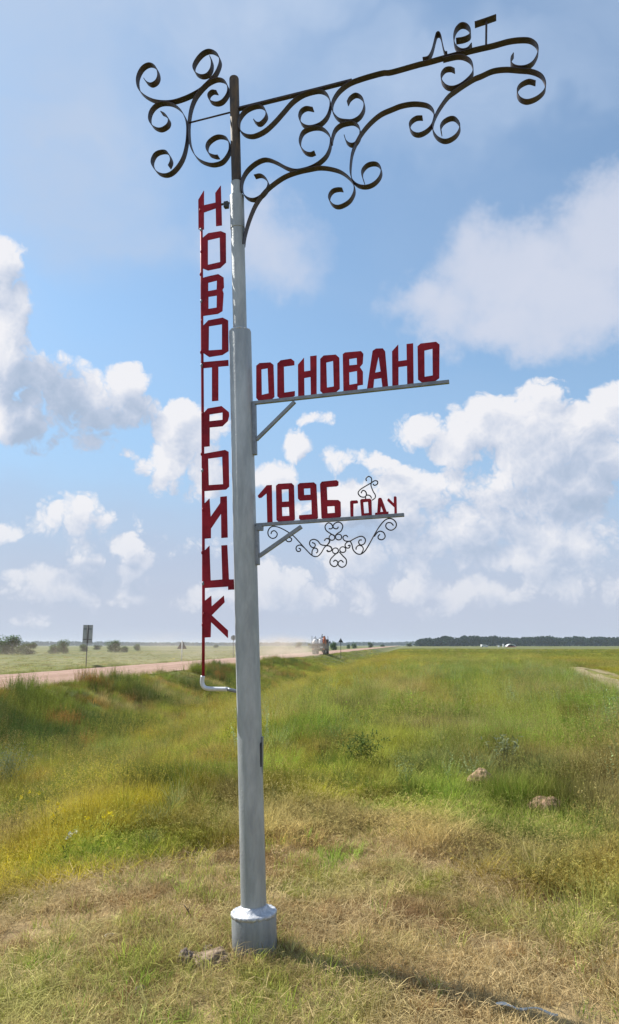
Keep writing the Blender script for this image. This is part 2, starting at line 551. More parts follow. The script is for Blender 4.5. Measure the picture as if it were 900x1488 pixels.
def build_track():
    bm = bmesh.new()
    for ln, w in ((RUT_NEAR, .85), (RUT_FAR, .6)):
        a, d = rut_line(ln); n = Vector((-d.y, d.x, 0)); prev = None
        k = -30.0; step = .6
        while k < 130:
            c = a + d * k
            ww = w * (.8 + .5 * float(vnoise(k, 3, 2.0, 8))); off = (float(vnoise(k, 9, 4.0, 9)) - .5) * .35
            row = []
            for e in (-.5, 0, .5):
                p = c + n * (ww * e + off)
                row.append(bm.verts.new((p.x, p.y, float(height(p.x, p.y)) + .02)))
            if prev:
                for j in range(2): bm.faces.new((prev[j], prev[j + 1], row[j + 1], row[j]))
            prev = row; k += step; step *= 1.008
    tag(bm_obj('dirt_track', bm, M_RUT), kind='structure')


build_track()

# ------------------------------------------------------------------ the town sign
P0 = px_ground(370.5, 1385.0)
YAW = rad(14.5)
U = Vector((math.cos(YAW), -math.sin(YAW), 0)); NRM = Vector((-math.sin(YAW), -math.cos(YAW), 0))


def on_plane(px, py):
    """where the ray of this pixel meets the upright plane in which the sign was welded"""
    d = px_dir(px, py); o = Vector((0, 0, CAM_H))
    k = (P0 - o).dot(NRM) / d.dot(NRM)
    p = o + d * k
    return ((p - P0).dot(U), p.z)


def PV(a, b, n=0.0): return U * a + Vector((0, 0, b)) + NRM * n      # relative to P0


TOP = on_plane(340.3, 113)
AX = Vector((TOP[0], TOP[1])).normalized()


def axis_at(py):
    """height on the pole whose axis shows at this image row"""
    lo, hi = 0.0, TOP[1] + .4
    for _ in range(40):
        mid = (lo + hi) / 2; k = mid / TOP[1]
        p = P0 + PV(TOP[0] * k, mid) - Vector((0, 0, CAM_H))
        z = p.y * math.cos(PITCH) + p.z * math.sin(PITCH); v = -p.y * math.sin(PITCH) + p.z * math.cos(PITCH)
        row = 744 - FPX * v / z
        if row > py: lo = mid
        else: hi = mid
    return lo


def AXP(h, dx=0.0): return PV(TOP[0] * h / TOP[1] + dx, h)


def zc(ox, oy, sc, pts): return [(ox + x / sc, oy + y / sc) for x, y in pts]


SIGN = empty('town_sign', P0)
tag(SIGN, 'tall leaning silver pole with crimson Cyrillic letters and dark iron scrolls', 'town sign')


def lathe(name, prof, mat, parent=SIGN, seg=40, bump=0.0):
    """rings (height, radius) round the leaning axis"""
    bm = bmesh.new(); rings = []
    ax = (AXP(TOP[1]) - AXP(0)).normalized(); e1 = (U - ax * U.dot(ax)).normalized(); e2 = ax.cross(e1)
    for (h, r) in prof:
        rings.append([bm.verts.new(AXP(h) + (e1 * math.cos(2 * math.pi * k / seg) + e2 * math.sin(2 * math.pi * k / seg)) * (r + random.uniform(-bump, bump)) + ax * random.uniform(-bump, bump)) for k in range(seg)])
    for i in range(len(rings) - 1):
        for k in range(seg): bm.faces.new((rings[i][k], rings[i][(k + 1) % seg], rings[i + 1][(k + 1) % seg], rings[i + 1][k]))
    bm.faces.new(rings[0][::-1]); bm.faces.new(rings[-1])
    return bm_obj(name, bm, mat, parent, smooth=True)


def sharp(o, ang=35):
    me = o.data
    bm = bmesh.new(); bm.from_mesh(me)
    for e in bm.edges:
        if len(e.link_faces) == 2 and e.calc_face_angle(0) > rad(ang): e.smooth = False
    bm.to_mesh(me); bm.free()
    return o


hC, hA, hS0, hS1, hU, hD = axis_at(1324), axis_at(482), axis_at(333), axis_at(285), axis_at(265), axis_at(113)
collar = sharp(lathe('base_collar', [(-.12, .119), (.1, .119), (hC - .006, .1195), (hC, .117), (hC + .001, .07)], M_COLLAR))
lathe('weld_bead', [(hC - .018, .1196), (hC - .009, .1218), (hC, .1212), (hC + .004, .114), (hC + .003, .104), (hC + .004, .095), (hC + .009, .086), (hC + .022, .077), (hC + .032, .0695), (hC + .03, .06)], M_WELD, collar, 72, .0024)
sharp(lathe('lower_tube', [(hC - .01, .0685), (1.2, .068), (2.2, .068), (hA - .01, .068), (hA, .0655), (hA + .001, .04)], M_SILVER))
sharp(lathe('middle_tube', [(hA - .02, .0425), (hA + .6, .0425), (hS1 - .01, .0425), (hS1 - .009, .03)], M_SILVER))
sharp(lathe('sleeve', [(hS0, .0425), (hS0 + .002, .0455), (hS1 - .002, .0455), (hS1, .0435), (hS1 + .001, .03)], M_SILVER))
sharp(lathe('joint_collar', [(hS1 - .01, .0355), (hU - .003, .0355), (hU, .033), (hU + .001, .02)], M_SILVER))
sharp(lathe('top_tube', [(hU - .02, .0315), (hD - .012, .0315), (hD - .003, .029), (hD, .022)], M_TOPTUBE))
# weld beads at the steps of the pole
lathe('weld_bead', [(hA - .006, .067), (hA + .002, .0665), (hA + .008, .052), (hA + .012, .043), (hA + .01, .03)], M_WELD, SIGN, 48, .002)
# cover of the cable hatch on the right flank
for nm, y0, y1, w, nn, mt in (('hatch_cover', 1070, 1127, .006, -.006, M_GALV), ('hatch_gap', 1078, 1113, .004, .009, M_BLACK)):
    h0, h1 = axis_at(y1), axis_at(y0); bm = bmesh.new()
    add_box(bm, AXP((h0 + h1) / 2, .0685) + NRM * nn, (w, .024, h1 - h0), Matrix.Rotation(-YAW, 3, 'Z'), .001)
    bm_obj(nm, bm, mt, SIGN)

STRIP_W, STRIP_T = .046, .0045


def strip_obj(name, px_pts, mat=M_IRON, parent=SIGN, w=STRIP_W, th=STRIP_T, per=7, n0=0.0, smooth=True):
    pl = [on_plane(x, y) for x, y in px_pts]
    c = catmull(pl, per) if smooth else [np.array(p) for p in pl]
    bm = bmesh.new(); rows = []
    for i, p in enumerate(c):
        t = c[min(i + 1, len(c) - 1)] - c[max(i - 1, 0)]; L = math.hypot(*t) or 1e-6
        nx, nz = -t[1] / L, t[0] / L
        rows.append([bm.verts.new(PV(p[0] + nx * th / 2 * a, p[1] + nz * th / 2 * a, n0 + w / 2 * b)) for a, b in ((1, 1), (1, -1), (-1, -1), (-1, 1))])
    for i in range(len(rows) - 1):
        for k in range(4): bm.faces.new((rows[i][k], rows[i][(k + 1) % 4], rows[i + 1][(k + 1) % 4], rows[i + 1][k]))
    bm.faces.new(rows[0][::-1]); bm.faces.new(rows[-1])
    return sharp(bm_obj(name, bm, mat, parent, smooth=True), 40)


A = lambda p: zc(190, 60, 5.625, p)
B = lambda p: zc(340, 120, 6.2, p)
C = lambda p: zc(430, 90, 6.4286, p)
Dz = lambda p: zc(560, 60, 6.4286, p)
Ez = lambda p: zc(600, 10, 4.2857, p)
SCROLLS = [
    A([(118, 318), (140, 345), (175, 358), (215, 335), (232, 290), (220, 235), (190, 202), (150, 195), (105, 220), (72, 270), (58, 330), (72, 400), (120, 452), (190, 488), (270, 502), (350, 498), (430, 475), (510, 440), (580, 398), (640, 340), (690, 285), (722, 225), (735, 165), (710, 110), (655, 84), (600, 100), (550, 150), (518, 215), (535, 265), (580, 290), (630, 280), (662, 235), (668, 180), (655, 135)]),
    A([(255, 588), (290, 608), (318, 650), (305, 695), (250, 725), (195, 708), (160, 660), (162, 600), (190, 550), (235, 518), (290, 510), (350, 522), (410, 565), (450, 630), (466, 690), (468, 760), (460, 850), (435, 950), (390, 1030), (335, 1083), (280, 1098), (225, 1078), (185, 1025), (180, 980), (205, 930), (250, 907), (300, 910), (330, 955), (335, 990), (318, 1030)]),
    A([(710, 420), (670, 417), (640, 450), (655, 495), (705, 513), (755, 495), (795, 440), (800, 385), (775, 335), (735, 317), (690, 320), (630, 352), (580, 403), (530, 472), (497, 560), (482, 650), (478, 720), (482, 800), (494, 860), (522, 925), (570, 978), (640, 1008), (700, 1010), (760, 985), (808, 915), (813, 850), (790, 800), (740, 782), (690, 792), (640, 832), (625, 880), (645, 925), (690, 945), (722, 946)]),
    B([(185, 348), (215, 375), (250, 370), (290, 325), (297, 285), (275, 235), (235, 215), (180, 222), (120, 250), (75, 295), (48, 350), (52, 420), (92, 470), (150, 488), (210, 478), (290, 435), (370, 362), (450, 272), (530, 182), (620, 118), (720, 85)]) + C([(235, 277), (290, 305), (323, 370), (323, 440), (295, 520), (240, 580), (170, 610), (110, 612), (60, 585), (35, 530), (50, 470), (100, 437), (165, 445)]),
    C([(182, 850), (140, 865), (90, 850), (50, 800), (40, 740), (65, 670), (120, 632), (190, 618), (250, 628), (300, 667), (328, 720), (323, 800), (290, 880), (230, 940), (160, 983), (80, 1010), (0, 1020)]) + B([(480, 775), (400, 732), (330, 703), (270, 700), (200, 732), (130, 792), (87, 860), (72, 930), (85, 1000), (130, 1048), (190, 1058), (250, 1028), (298, 975), (316, 920), (290, 867), (245, 840), (190, 850)]),
    B([(90, 1470), (102, 1380), (142, 1240), (202, 1100), (280, 992), (370, 912), (470, 848), (580, 808), (700, 782)]) + C([(215, 993), (300, 998), (400, 1022), (470, 1062), (528, 1120), (550, 1180), (543, 1240), (500, 1308), (420, 1353), (360, 1348), (317, 1300), (317, 1250), (350, 1207), (400, 1193), (440, 1196)]),
    C([(485, 390), (510, 345), (560, 313), (610, 332), (638, 380), (638, 450), (600, 518), (540, 555), (480, 558), (412, 546), (367, 506), (342, 450), (347, 380), (390, 302), (450, 242), (520, 197), (620, 160), (720, 130), (820, 105), (900, 97)]) + Ez([(30, 363), (100, 346), (200, 318), (300, 292), (400, 267), (500, 244), (600, 217), (680, 208), (735, 214), (773, 245), (780, 290), (755, 345), (720, 373), (680, 383), (640, 379), (614, 360), (612, 330), (628, 302)]),
    C([(458, 700), (475, 750), (515, 778), (560, 768), (598, 710), (604, 650), (585, 603), (540, 573), (480, 577), (420, 597), (372, 640), (347, 700), (336, 762)]),
    C([(640, 1125), (622, 1070), (625, 1020), (665, 972), (720, 953), (770, 963), (800, 1010), (793, 1070), (750, 1128), (690, 1163), (630, 1170), (575, 1153), (532, 1110), (513, 1040), (516, 950), (532, 850), (572, 750), (632, 652), (712, 562), (800, 492), (900, 447)]) + Dz([(150, 607), (250, 589), (340, 592), (410, 612), (453, 660), (458, 720), (438, 790), (390, 843), (320, 876), (260, 862), (229, 810), (240, 760), (290, 722), (350, 717)]),
    Dz([(528, 865), (518, 810), (545, 760), (600, 727), (650, 727), (690, 770), (698, 820), (668, 880), (610, 923), (550, 935), (490, 908), (450, 850), (445, 780), (472, 700), (522, 612), (590, 522), (660, 468), (740, 412), (830, 357), (900, 328)]) + Ez([(500, 402), (580, 392), (660, 397), (740, 405), (800, 432), (826, 480), (818, 530), (770, 573), (710, 592), (665, 573), (650, 530), (670, 492), (720, 467), (765, 476)]),
    Dz([(650, 278), (610, 262), (560, 272), (525, 320), (530, 380), (570, 428), (630, 442), (700, 418), (770, 365), (818, 305), (818, 240), (795, 188), (740, 155), (680, 146), (610, 158), (540, 176)]),
]
for p in SCROLLS: strip_obj('scroll', p)
top_bar = strip_obj('top_bar', [(347, 158.5), (400, 145.5), (455, 132), (512, 117.5)], smooth=False, w=.03, th=.012)
top_bar.name = 'top_bar'
for nm, pts in (('л', Ez([(63, 333), (98, 323), (122, 280), (140, 210), (150, 178), (165, 173), (177, 195), (188, 250), (200, 292), (216, 296)])),
                ('е', Ez([(270, 214), (320, 205), (356, 185), (358, 150), (335, 122), (300, 118), (268, 150), (256, 200), (266, 250), (300, 277), (340, 272), (368, 242)]))):
    strip_obj('letter', pts, M_IRON, top_bar, w=.05)['label'] = 'dark iron letter %s bent from a flat strip' % nm
bm_t = strip_obj('letter', Ez([(386, 112), (450, 91), (520, 66)]), M_IRON, top_bar, w=.05, smooth=False)
bm_t['label'] = 'flat crossbar of the dark iron letter т'
strip_obj('letter_stem', Ez([(459, 92), (458, 165), (457, 240)]), M_IRON, bm_t, w=.02, th=.012, smooth=False)
bm = bmesh.new()
add_tube(bm, [PV(*on_plane(x, y)) for x, y in A([(474, 668), (812, 582)])], .0055, 8)
bm_obj('tie_rod', bm, M_IRON, SIGN, smooth=True)


def letter_obj(ch, loops, parent, tilt=0.0, th=.006, n0=0.0, word='letter'):
    """a letter cut from sheet: outer outline and holes, in photo pixels, filled and given thickness"""
    bm = bmesh.new(); es = []
    for lp in loops:
        vs = []
        for x, y in lp:
            a, b = on_plane(x, y)
            vs.append(bm.verts.new(PV(a, b, n0 - th / 2 + random.uniform(-.0006, .0006))))
        for i in range(len(vs)): es.append(bm.edges.new((vs[i], vs[(i + 1) % len(vs)])))
    r = bmesh.ops.triangle_fill(bm, use_beauty=True, use_dissolve=False, edges=es)
    fs = [f for f in bm.faces]
    ex = bmesh.ops.extrude_face_region(bm, geom=fs)
    bmesh.ops.translate(bm, verts=[v for v in ex['geom'] if isinstance(v, bmesh.types.BMVert)], vec=NRM * th)
    o = bm_obj('letter' if word == 'letter' else 'digit', bm, M_RED, parent)
    o['label'] = 'crimson %s %s' % (word, ch)
    return o


Z4 = lambda p: zc(270, 260, 6.2, p)
Z5 = lambda p: zc(270, 480, 5.725, p)
Z6 = lambda p: zc(270, 720, 4.96, p)
Z7 = lambda p: zc(360, 480, 3.0, p)
Z8 = lambda p: zc(360, 670, 3.75, p)
ZH = lambda p: zc(490, 680, 8.18, p)

# upright rod on the left with the ten letters of the town name
bm = bmesh.new()
add_tube(bm, [PV(*on_plane(x, y), -.004) for x, y in ((292.6, 330), (293.2, 420), (293.8, 520), (294.6, 640), (295.4, 760), (295.6, 880), (295.2, 983))], .0088, 10)
rod = bm_obj('upright_rod', bm, M_RED, SIGN, smooth=True)
bm = bmesh.new()
add_tube(bm, [PV(*on_plane(*p), -.004) for p in catmull(Z6([(122, 1300), (117, 1345), (130, 1380), (165, 1393), (230, 1395), (300, 1396)]), 5)], .0125, 12)
bm_obj('elbow_pipe', bm, M_PIPE, SIGN, smooth=True)
bm = bmesh.new()
add_tube(bm, [PV(*on_plane(*p), -.004) for p in Z6([(298, 1396), (322, 1402), (375, 1413)])], .0105, 10)
bm_obj('elbow_stub', bm, M_GALV, SIGN, smooth=True)
bm = bmesh.new()
add_tube(bm, [PV(*on_plane(*p), -.004) for p in Z4([(300, 232), (392, 212)])], .007, 8)
a, b = on_plane(*Z4([(370, 240)])[0]); add_box(bm, PV(a, b, .006), (.03, .03, .04), Matrix.Rotation(-YAW, 3, 'Z'), .004)
bm_obj('clamp', bm, M_SIGNDARK, SIGN)
for k, y_ in enumerate((306, 334, 366, 399, 438, 467, 512, 531, 602, 660, 684, 741, 803, 848, 893, 908)):
    a, b = on_plane(291.6 + (y_ - 300) * .0062 + (k % 3) * .6, y_)
    bm = bmesh.new(); bmesh.ops.create_icosphere(bm, subdivisions=2, radius=.0075, matrix=Matrix.Translation(PV(a, b, .004)) @ Matrix.Diagonal((1, 1, 1.7, 1)))
    bm_obj('weld_bead', bm, M_GALV if k % 3 == 1 else M_RED, rod, smooth=True)
NAME = [
    ('Н', [Z4([(115, 190), (165, 105), (165, 238), (270, 214), (268, 128), (317, 60), (327, 418), (275, 425), (272, 264), (165, 302), (165, 455), (117, 455)])]),
    ('О', [Z4([(150, 535), (205, 490), (318, 471), (362, 490), (364, 752), (312, 802), (200, 825), (150, 805)]), Z4([(200, 552), (308, 527), (312, 750), (200, 775)])]),
    ('В', [Z4([(148, 895), (205, 878), (295, 858), (342, 888), (345, 975), (332, 998), (342, 1030), (332, 1190), (290, 1215), (150, 1235)]), Z4([(203, 935), (283, 915), (280, 997), (203, 1012)]), Z4([(205, 1062), (282, 1050), (280, 1160), (205, 1172)])]),
    ('О', [[(294.6, 474.5), (303, 465.6), (324, 461.6), (331.8, 465.6), (332.3, 510), (323.3, 515.8), (304, 518.8), (294, 512)], [(303.9, 474.2), (322.9, 471), (322.9, 508), (303.4, 509.3)]]),
    ('Т', [Z5([(148, 265), (355, 247), (357, 295), (272, 303), (272, 585), (220, 590), (220, 308), (148, 315)])]),
    ('Р', [Z5([(150, 690), (185, 650), (300, 630), (360, 680), (362, 710), (350, 755), (305, 798), (200, 808), (200, 965), (150, 970)]), Z5([(198, 700), (308, 683), (308, 745), (198, 757)])]),
    ('О', [Z5([(135, 1030), (330, 995), (357, 1010), (362, 1300), (335, 1325), (150, 1338), (135, 1320)]), Z5([(187, 1068), (305, 1052), (312, 1280), (192, 1288)])]),
    ('И', [Z6([(130, 65), (172, 22), (180, 155), (250, 55), (250, 10), (297, 5), (303, 303), (258, 307), (256, 130), (182, 238), (182, 308), (130, 312)])]),
    ('Ц', [Z6([(130, 405), (172, 362), (180, 612), (265, 605), (258, 360), (300, 357), (312, 605), (347, 604), (350, 678), (307, 680), (307, 657), (130, 668)])]),
    ('К', [Z6([(125, 770), (185, 722), (187, 800), (275, 722), (281, 770), (188, 863), (305, 972), (305, 1028), (183, 912), (180, 1022), (125, 1025)])]),
]
for ch, lp in NAME: letter_obj(ch, lp, rod)


def bar_obj(name, p, q_, depth, h, mat, parent, n0=0.0):
    """square bar between two photo pixels in the sign's plane"""
    a = on_plane(*p); b = on_plane(*q_)
    dx, dz = b[0] - a[0], b[1] - a[1]; L = math.hypot(dx, dz)
    rot = Matrix((U * (dx / L) + Vector((0, 0, dz / L)), NRM, U * (-dz / L) + Vector((0, 0, dx / L)))).transposed()
    bm = bmesh.new()
    add_box(bm, PV((a[0] + b[0]) / 2, (a[1] + b[1]) / 2, n0), (L, depth, h), rot, min(depth, h) * .08)
    return bm_obj(name, bm, mat, parent)


# founded ...
rail = bar_obj('rail', (367.5, 586), (653, 554.8), .024, .019, M_GALV, SIGN)
bar_obj('back_plate', (369.5, 588), (370.8, 661), .03, .022, M_GALV, rail)
bar_obj('brace', (428.5, 583.5), (372.5, 639), .02, .020, M_GALV, rail, -.003)
for ch, lp in [
    ('О', [Z7([(38, 155), (52, 143), (100, 140), (113, 150), (117, 290), (103, 303), (48, 307), (38, 295)]), Z7([(60, 170), (88, 165), (92, 275), (62, 282)])]),
    ('С', [Z7([(130, 145), (145, 131), (190, 124), (204, 135), (204, 152), (158, 158), (160, 272), (206, 265), (206, 285), (190, 293), (140, 298), (130, 288)])]),
    ('Н', [Z7([(220, 150), (246, 120), (247, 180), (274, 176), (273, 113), (301, 110), (301, 278), (276, 281), (275, 203), (247, 208), (248, 286), (221, 289)])]),
    ('О', [Z7([(317, 125), (332, 110), (385, 106), (400, 120), (402, 255), (385, 270), (330, 278), (317, 265)]), Z7([(343, 140), (373, 133), (376, 245), (346, 250)])]),
    ('В', [Z7([(415, 105), (425, 97), (495, 91), (505, 102), (502, 145), (490, 160), (503, 180), (503, 237), (480, 241), (479, 261), (418, 265)]), Z7([(443, 125), (476, 120), (477, 150), (444, 153)]), Z7([(443, 183), (477, 177), (478, 232), (444, 238)])]),
    ('А', [Z7([(521, 254), (545, 90), (560, 80), (590, 79), (600, 92), (613, 247), (588, 249), (583, 208), (552, 213), (548, 253)]), Z7([(556, 185), (571, 115), (580, 180)])]),
    ('Н', [Z7([(630, 92), (657, 62), (658, 135), (694, 130), (693, 60), (722, 57), (724, 233), (696, 236), (695, 155), (658, 160), (658, 240), (631, 243)])]),
    ('О', [Z7([(741, 70), (755, 58), (822, 50), (837, 62), (836, 208), (820, 220), (760, 228), (743, 215)]), Z7([(771, 88), (806, 80), (807, 197), (772, 203)])]),
]: letter_obj(ch, lp, rail)

# ... in the year
rail = bar_obj('rail', (373, 763), (587.5, 748.2), .024, .019, M_GALV, SIGN)
bar_obj('back_plate', (373.2, 766), (374.6, 821), .03, .022, M_GALV, rail)
bar_obj('brace', (438, 765), (376.5, 808), .02, .022, M_GALV, rail, -.005)
bar_obj('end_block', (375, 767.5), (382.5, 767.5), .034, .03, M_GALV, rail, .004)
for ch, lp, wd in [
    ('1', [Z8([(55, 190), (105, 132), (132, 130), (136, 333), (108, 335), (104, 175), (75, 200), (62, 202)])], 'digit'),
    ('8', [Z8([(155, 135), (168, 124), (240, 120), (253, 132), (258, 318), (245, 328), (170, 332), (158, 322)]), Z8([(186, 155), (224, 153), (225, 220), (188, 222)]), Z8([(187, 252), (226, 250), (228, 298), (189, 300)])], 'digit'),
    ('9', [Z8([(273, 130), (285, 120), (362, 116), (375, 127), (384, 310), (372, 321), (290, 324), (280, 312), (282, 295), (350, 290), (348, 213), (285, 216), (275, 205)]), Z8([(307, 150), (342, 148), (343, 183), (308, 185)])], 'digit'),
    ('6', [Z8([(395, 125), (405, 112), (485, 104), (496, 112), (495, 132), (485, 138), (432, 142), (435, 212), (495, 212), (507, 222), (509, 300), (497, 313), (415, 319), (403, 310)]), Z8([(434, 247), (474, 245), (476, 282), (436, 285)])], 'digit'),
    ('г', [ZH([(155, 400), (170, 388), (240, 385), (250, 400), (247, 420), (195, 425), (195, 582), (160, 587)])], 'letter'),
    ('о', [ZH([(275, 385), (290, 370), (395, 365), (410, 380), (415, 560), (400, 576), (310, 580), (290, 568)]), ZH([(312, 408), (368, 402), (378, 535), (322, 540)])], 'letter'),
    ('д', [ZH([(488, 370), (500, 355), (525, 355), (535, 370), (590, 520), (612, 518), (612, 553), (452, 566), (452, 535), (478, 530)]), ZH([(515, 525), (523, 455), (548, 520)])], 'letter'),
    ('у', [ZH([(600, 375), (615, 360), (675, 420), (675, 345), (690, 335), (708, 345), (712, 548), (682, 550), (682, 470), (598, 392)])], 'letter'),
]: letter_obj(ch, lp, rail, word=wd)

F = lambda p: zc(370, 740, 7.5, p)
G = lambda p: zc(470, 740, 7.5, p)


def ring(cx, cy, r, ry=None): return [(cx + r * math.cos(k * math.pi / 5), cy + (ry or r) * math.sin(k * math.pi / 5)) for k in range(11)]


WIRES = [
    F([(180, 270), (190, 243), (220, 235), (248, 265), (235, 303), (195, 318), (155, 290), (148, 240), (175, 197), (220, 187), (290, 207), (380, 257), (435, 300), (500, 370), (560, 437), (630, 505), (680, 515), (720, 485), (760, 420), (785, 395)]),
    F([(380, 305), (405, 322), (397, 348), (362, 352), (337, 322), (345, 287), (382, 258)]),
    F([(482, 425), (503, 435), (495, 457), (467, 457), (453, 425), (470, 397), (505, 392), (545, 420)]),
    F([(672, 478), (690, 460), (682, 432), (652, 424), (630, 450), (626, 500)]),
    F([(628, 362), (656, 375), (662, 400), (640, 418), (615, 405), (600, 375), (612, 340), (650, 328), (690, 345), (725, 385), (785, 397)]),
    F([(765, 345), (772, 325), (803, 318), (822, 340), (812, 370), (785, 396)]),
    F([(788, 445), (800, 462), (832, 455), (842, 430), (818, 402), (785, 396)]),
    G(ring(95, 307, 31)), G(ring(167, 303, 34, 31)), G(ring(133, 453, 33, 31)), G(ring(213, 440, 33, 31)),
    G([(60, 212), (90, 212), (103, 190), (85, 158), (50, 150), (20, 185), (32, 230), (75, 262), (120, 290)]),
    G([(165, 190), (150, 212), (118, 207), (107, 180), (135, 148), (180, 143), (212, 180), (195, 235), (150, 265), (130, 290)]),
    G([(110, 572), (130, 555), (157, 575), (150, 610), (115, 625), (77, 595), (77, 550), (110, 510), (165, 462)]),
    G([(220, 580), (195, 558), (166, 575), (166, 610), (205, 633), (247, 605), (250, 550), (215, 510), (175, 465)]),
    G([(268, 303), (250, 285), (222, 292), (216, 320), (240, 345), (290, 347), (330, 325), (390, 298), (430, 298), (459, 330), (448, 373), (410, 390), (386, 365), (395, 337), (420, 335)]),
    G([(268, 398), (292, 392), (282, 420), (252, 420), (237, 390), (255, 362), (290, 350), (312, 385), (325, 440), (360, 480), (405, 490), (450, 460), (490, 400), (550, 290), (600, 205), (660, 130), (710, 102), (760, 110), (794, 150), (790, 195), (745, 228), (700, 215), (680, 180), (700, 148), (740, 150), (765, 178)]),
    G([(618, 272), (597, 298), (607, 325), (645, 331), (674, 300), (660, 257), (622, 239), (587, 255), (556, 298)]),
    G([(358, 440), (360, 415), (387, 393), (424, 405), (436, 440), (412, 487)]),
    G([(10, 342), (30, 320), (60, 325), (68, 345), (52, 378), (28, 398)]),
    G([(40, 445), (60, 460), (93, 445), (85, 412), (52, 398), (28, 398)]),
    ZH([(350, 155), (345, 125), (375, 101), (408, 120), (410, 165), (405, 190), (405, 215), (430, 280), (455, 322), (450, 358), (415, 384)]),
    ZH([(428, 190), (445, 207), (478, 192), (482, 162), (450, 151), (405, 178), (340, 215), (272, 260), (251, 300), (280, 340), (328, 345), (350, 312), (335, 277), (305, 268), (285, 300)]),
    ZH([(340, 370), (340, 335), (365, 322), (398, 335), (410, 362)]),
]
for w in WIRES:
    bm = bmesh.new()
    add_tube(bm, [PV(a, b) for a, b in catmull([on_plane(*p) for p in w], 4)], .0036, 6)
    bm_obj('wire_scroll', bm, M_WIRE, rail, smooth=True)


# ------------------------------------------------------------------ clods, mounds and litter near the post
def lump(name, loc, size, mat, seed, rz=0.0, rough=.28, flat=.3):
    bm = bmesh.new(); bmesh.ops.create_icosphere(bm, subdivisions=5, radius=1.0)
    from mathutils import noise as mn
    for v in bm.verts:
        p = v.co.copy(); d = mn.noise(p * 1.3 + Vector((seed, 0, 0))) * rough + mn.noise(p * 3.4 + Vector((0, seed, 0))) * rough * .6 + mn.noise(p * 9 + Vector((0, 0, seed))) * rough * .45 + mn.noise(p * 22) * rough * .28
        v.co = p * (1 + d)
        if v.co.z < -flat: v.co.z = -flat + (v.co.z + flat) * .15
        v.co = Vector((v.co.x * size[0], v.co.y * size[1], (v.co.z + flat) * size[2]))
    o = bm_obj(name, bm, mat, None, loc, smooth=True); o.rotation_euler.z = rz
    return o


def on_land(px, py, dz=0.0):
    """point of the terrain under a photo pixel"""
    z = 0.0
    for _ in range(25):
        p = px_ground(px, py, z); z = .5 * z + .5 * float(height(p.x, p.y))
    return Vector((p.x, p.y, float(height(p.x, p.y)) + dz))


tag(lump('earth_clod', on_land(309, 1402, -.015), (.115, .085, .062), M_CLOD, 3, .1), 'pale crumbly clod of dug earth against the foot of the silver collar', 'clod', 'clods of earth by the pole foot')
tag(lump('earth_clod', on_land(272, 1400, -.015), (.05, .055, .062), M_CLODDARK, 9, .5), 'smaller darker clod at the far end of the pale clod', 'clod', 'clods of earth by the pole foot')
tag(lump('earth_clod', on_land(303, 1388, -.01), (.035, .03, .045), M_CLODDARK, 5, .2), 'dark lump peeping out behind the pale clod', 'clod', 'clods of earth by the pole foot')
tag(lump('earth_mound', on_land(795, 1180, -.03), (.21, .17, .16), M_MOUND, 12, 0, .13, .1), 'larger reddish earth mound in green weeds right of the cut straw', 'mound', 'small reddish earth mounds')
tag(lump('earth_mound', on_land(699, 1142, -.03), (.17, .14, .19), M_MOUND, 22, 0, .13, .1), 'smaller reddish earth mound farther back beside grey weeds', 'mound', 'small reddish earth mounds')
tag(lump('pebble', on_land(160, 1362, 0), (.035, .02, .018), M_WHITECLOTH, 2, .3, .15), 'whitish pebble lying in straw beside a green tuft', 'pebble')
tag(lump('earth_clod', on_land(203, 1447, -.005), (.03, .03, .035), M_CLODDARK, 15, .3), 'black little clod in the matted straw at the bottom left', 'clod')

rib = [on_land(x, y, .04) for x, y in ((722, 1474), (740, 1477), (758, 1480), (778, 1482), (797, 1486), (812, 1490))]
bm = bmesh.new(); prev = None
for i, p in enumerate(catmull([tuple(p) for p in rib], 5)):
    p = Vector(p); w = .0065 + .002 * math.sin(i * .7); tw = .15 + .3 * math.sin(i * .33)
    row = [bm.verts.new(p + Vector((.1 * w * k, w * k * math.cos(tw), w * k * math.sin(tw) + .006 * math.sin(i * .5)))) for k in (-1, 1)]
    if prev: bm.faces.new((prev[0], prev[1], row[1], row[0]))
    prev = row
me_o = bm_obj('plastic_strip', bm, M_PLASTIC)
so = me_o.modifiers.new('thickness', 'SOLIDIFY'); so.thickness = .004
tag(me_o, 'crumpled white plastic strip lying in the grass along the pole shadow', 'plastic strip')

bm = bmesh.new()
tp = on_land(272, 1338)
add_tube(bm, [tp + Vector((.03, .02, 0)), tp + Vector((0, .02, .05)), tp + Vector((-.025, .02, .085))], [.004, .0035, .002], 6)
add_tube(bm, [tp + Vector((0, .02, .05)), tp + Vector((.012, .01, .075))], [.0025, .0015], 5)
tag(bm_obj('twig', bm, M_BARK, smooth=True), 'short dark twig sticking out of the straw left of the pole', 'twig')


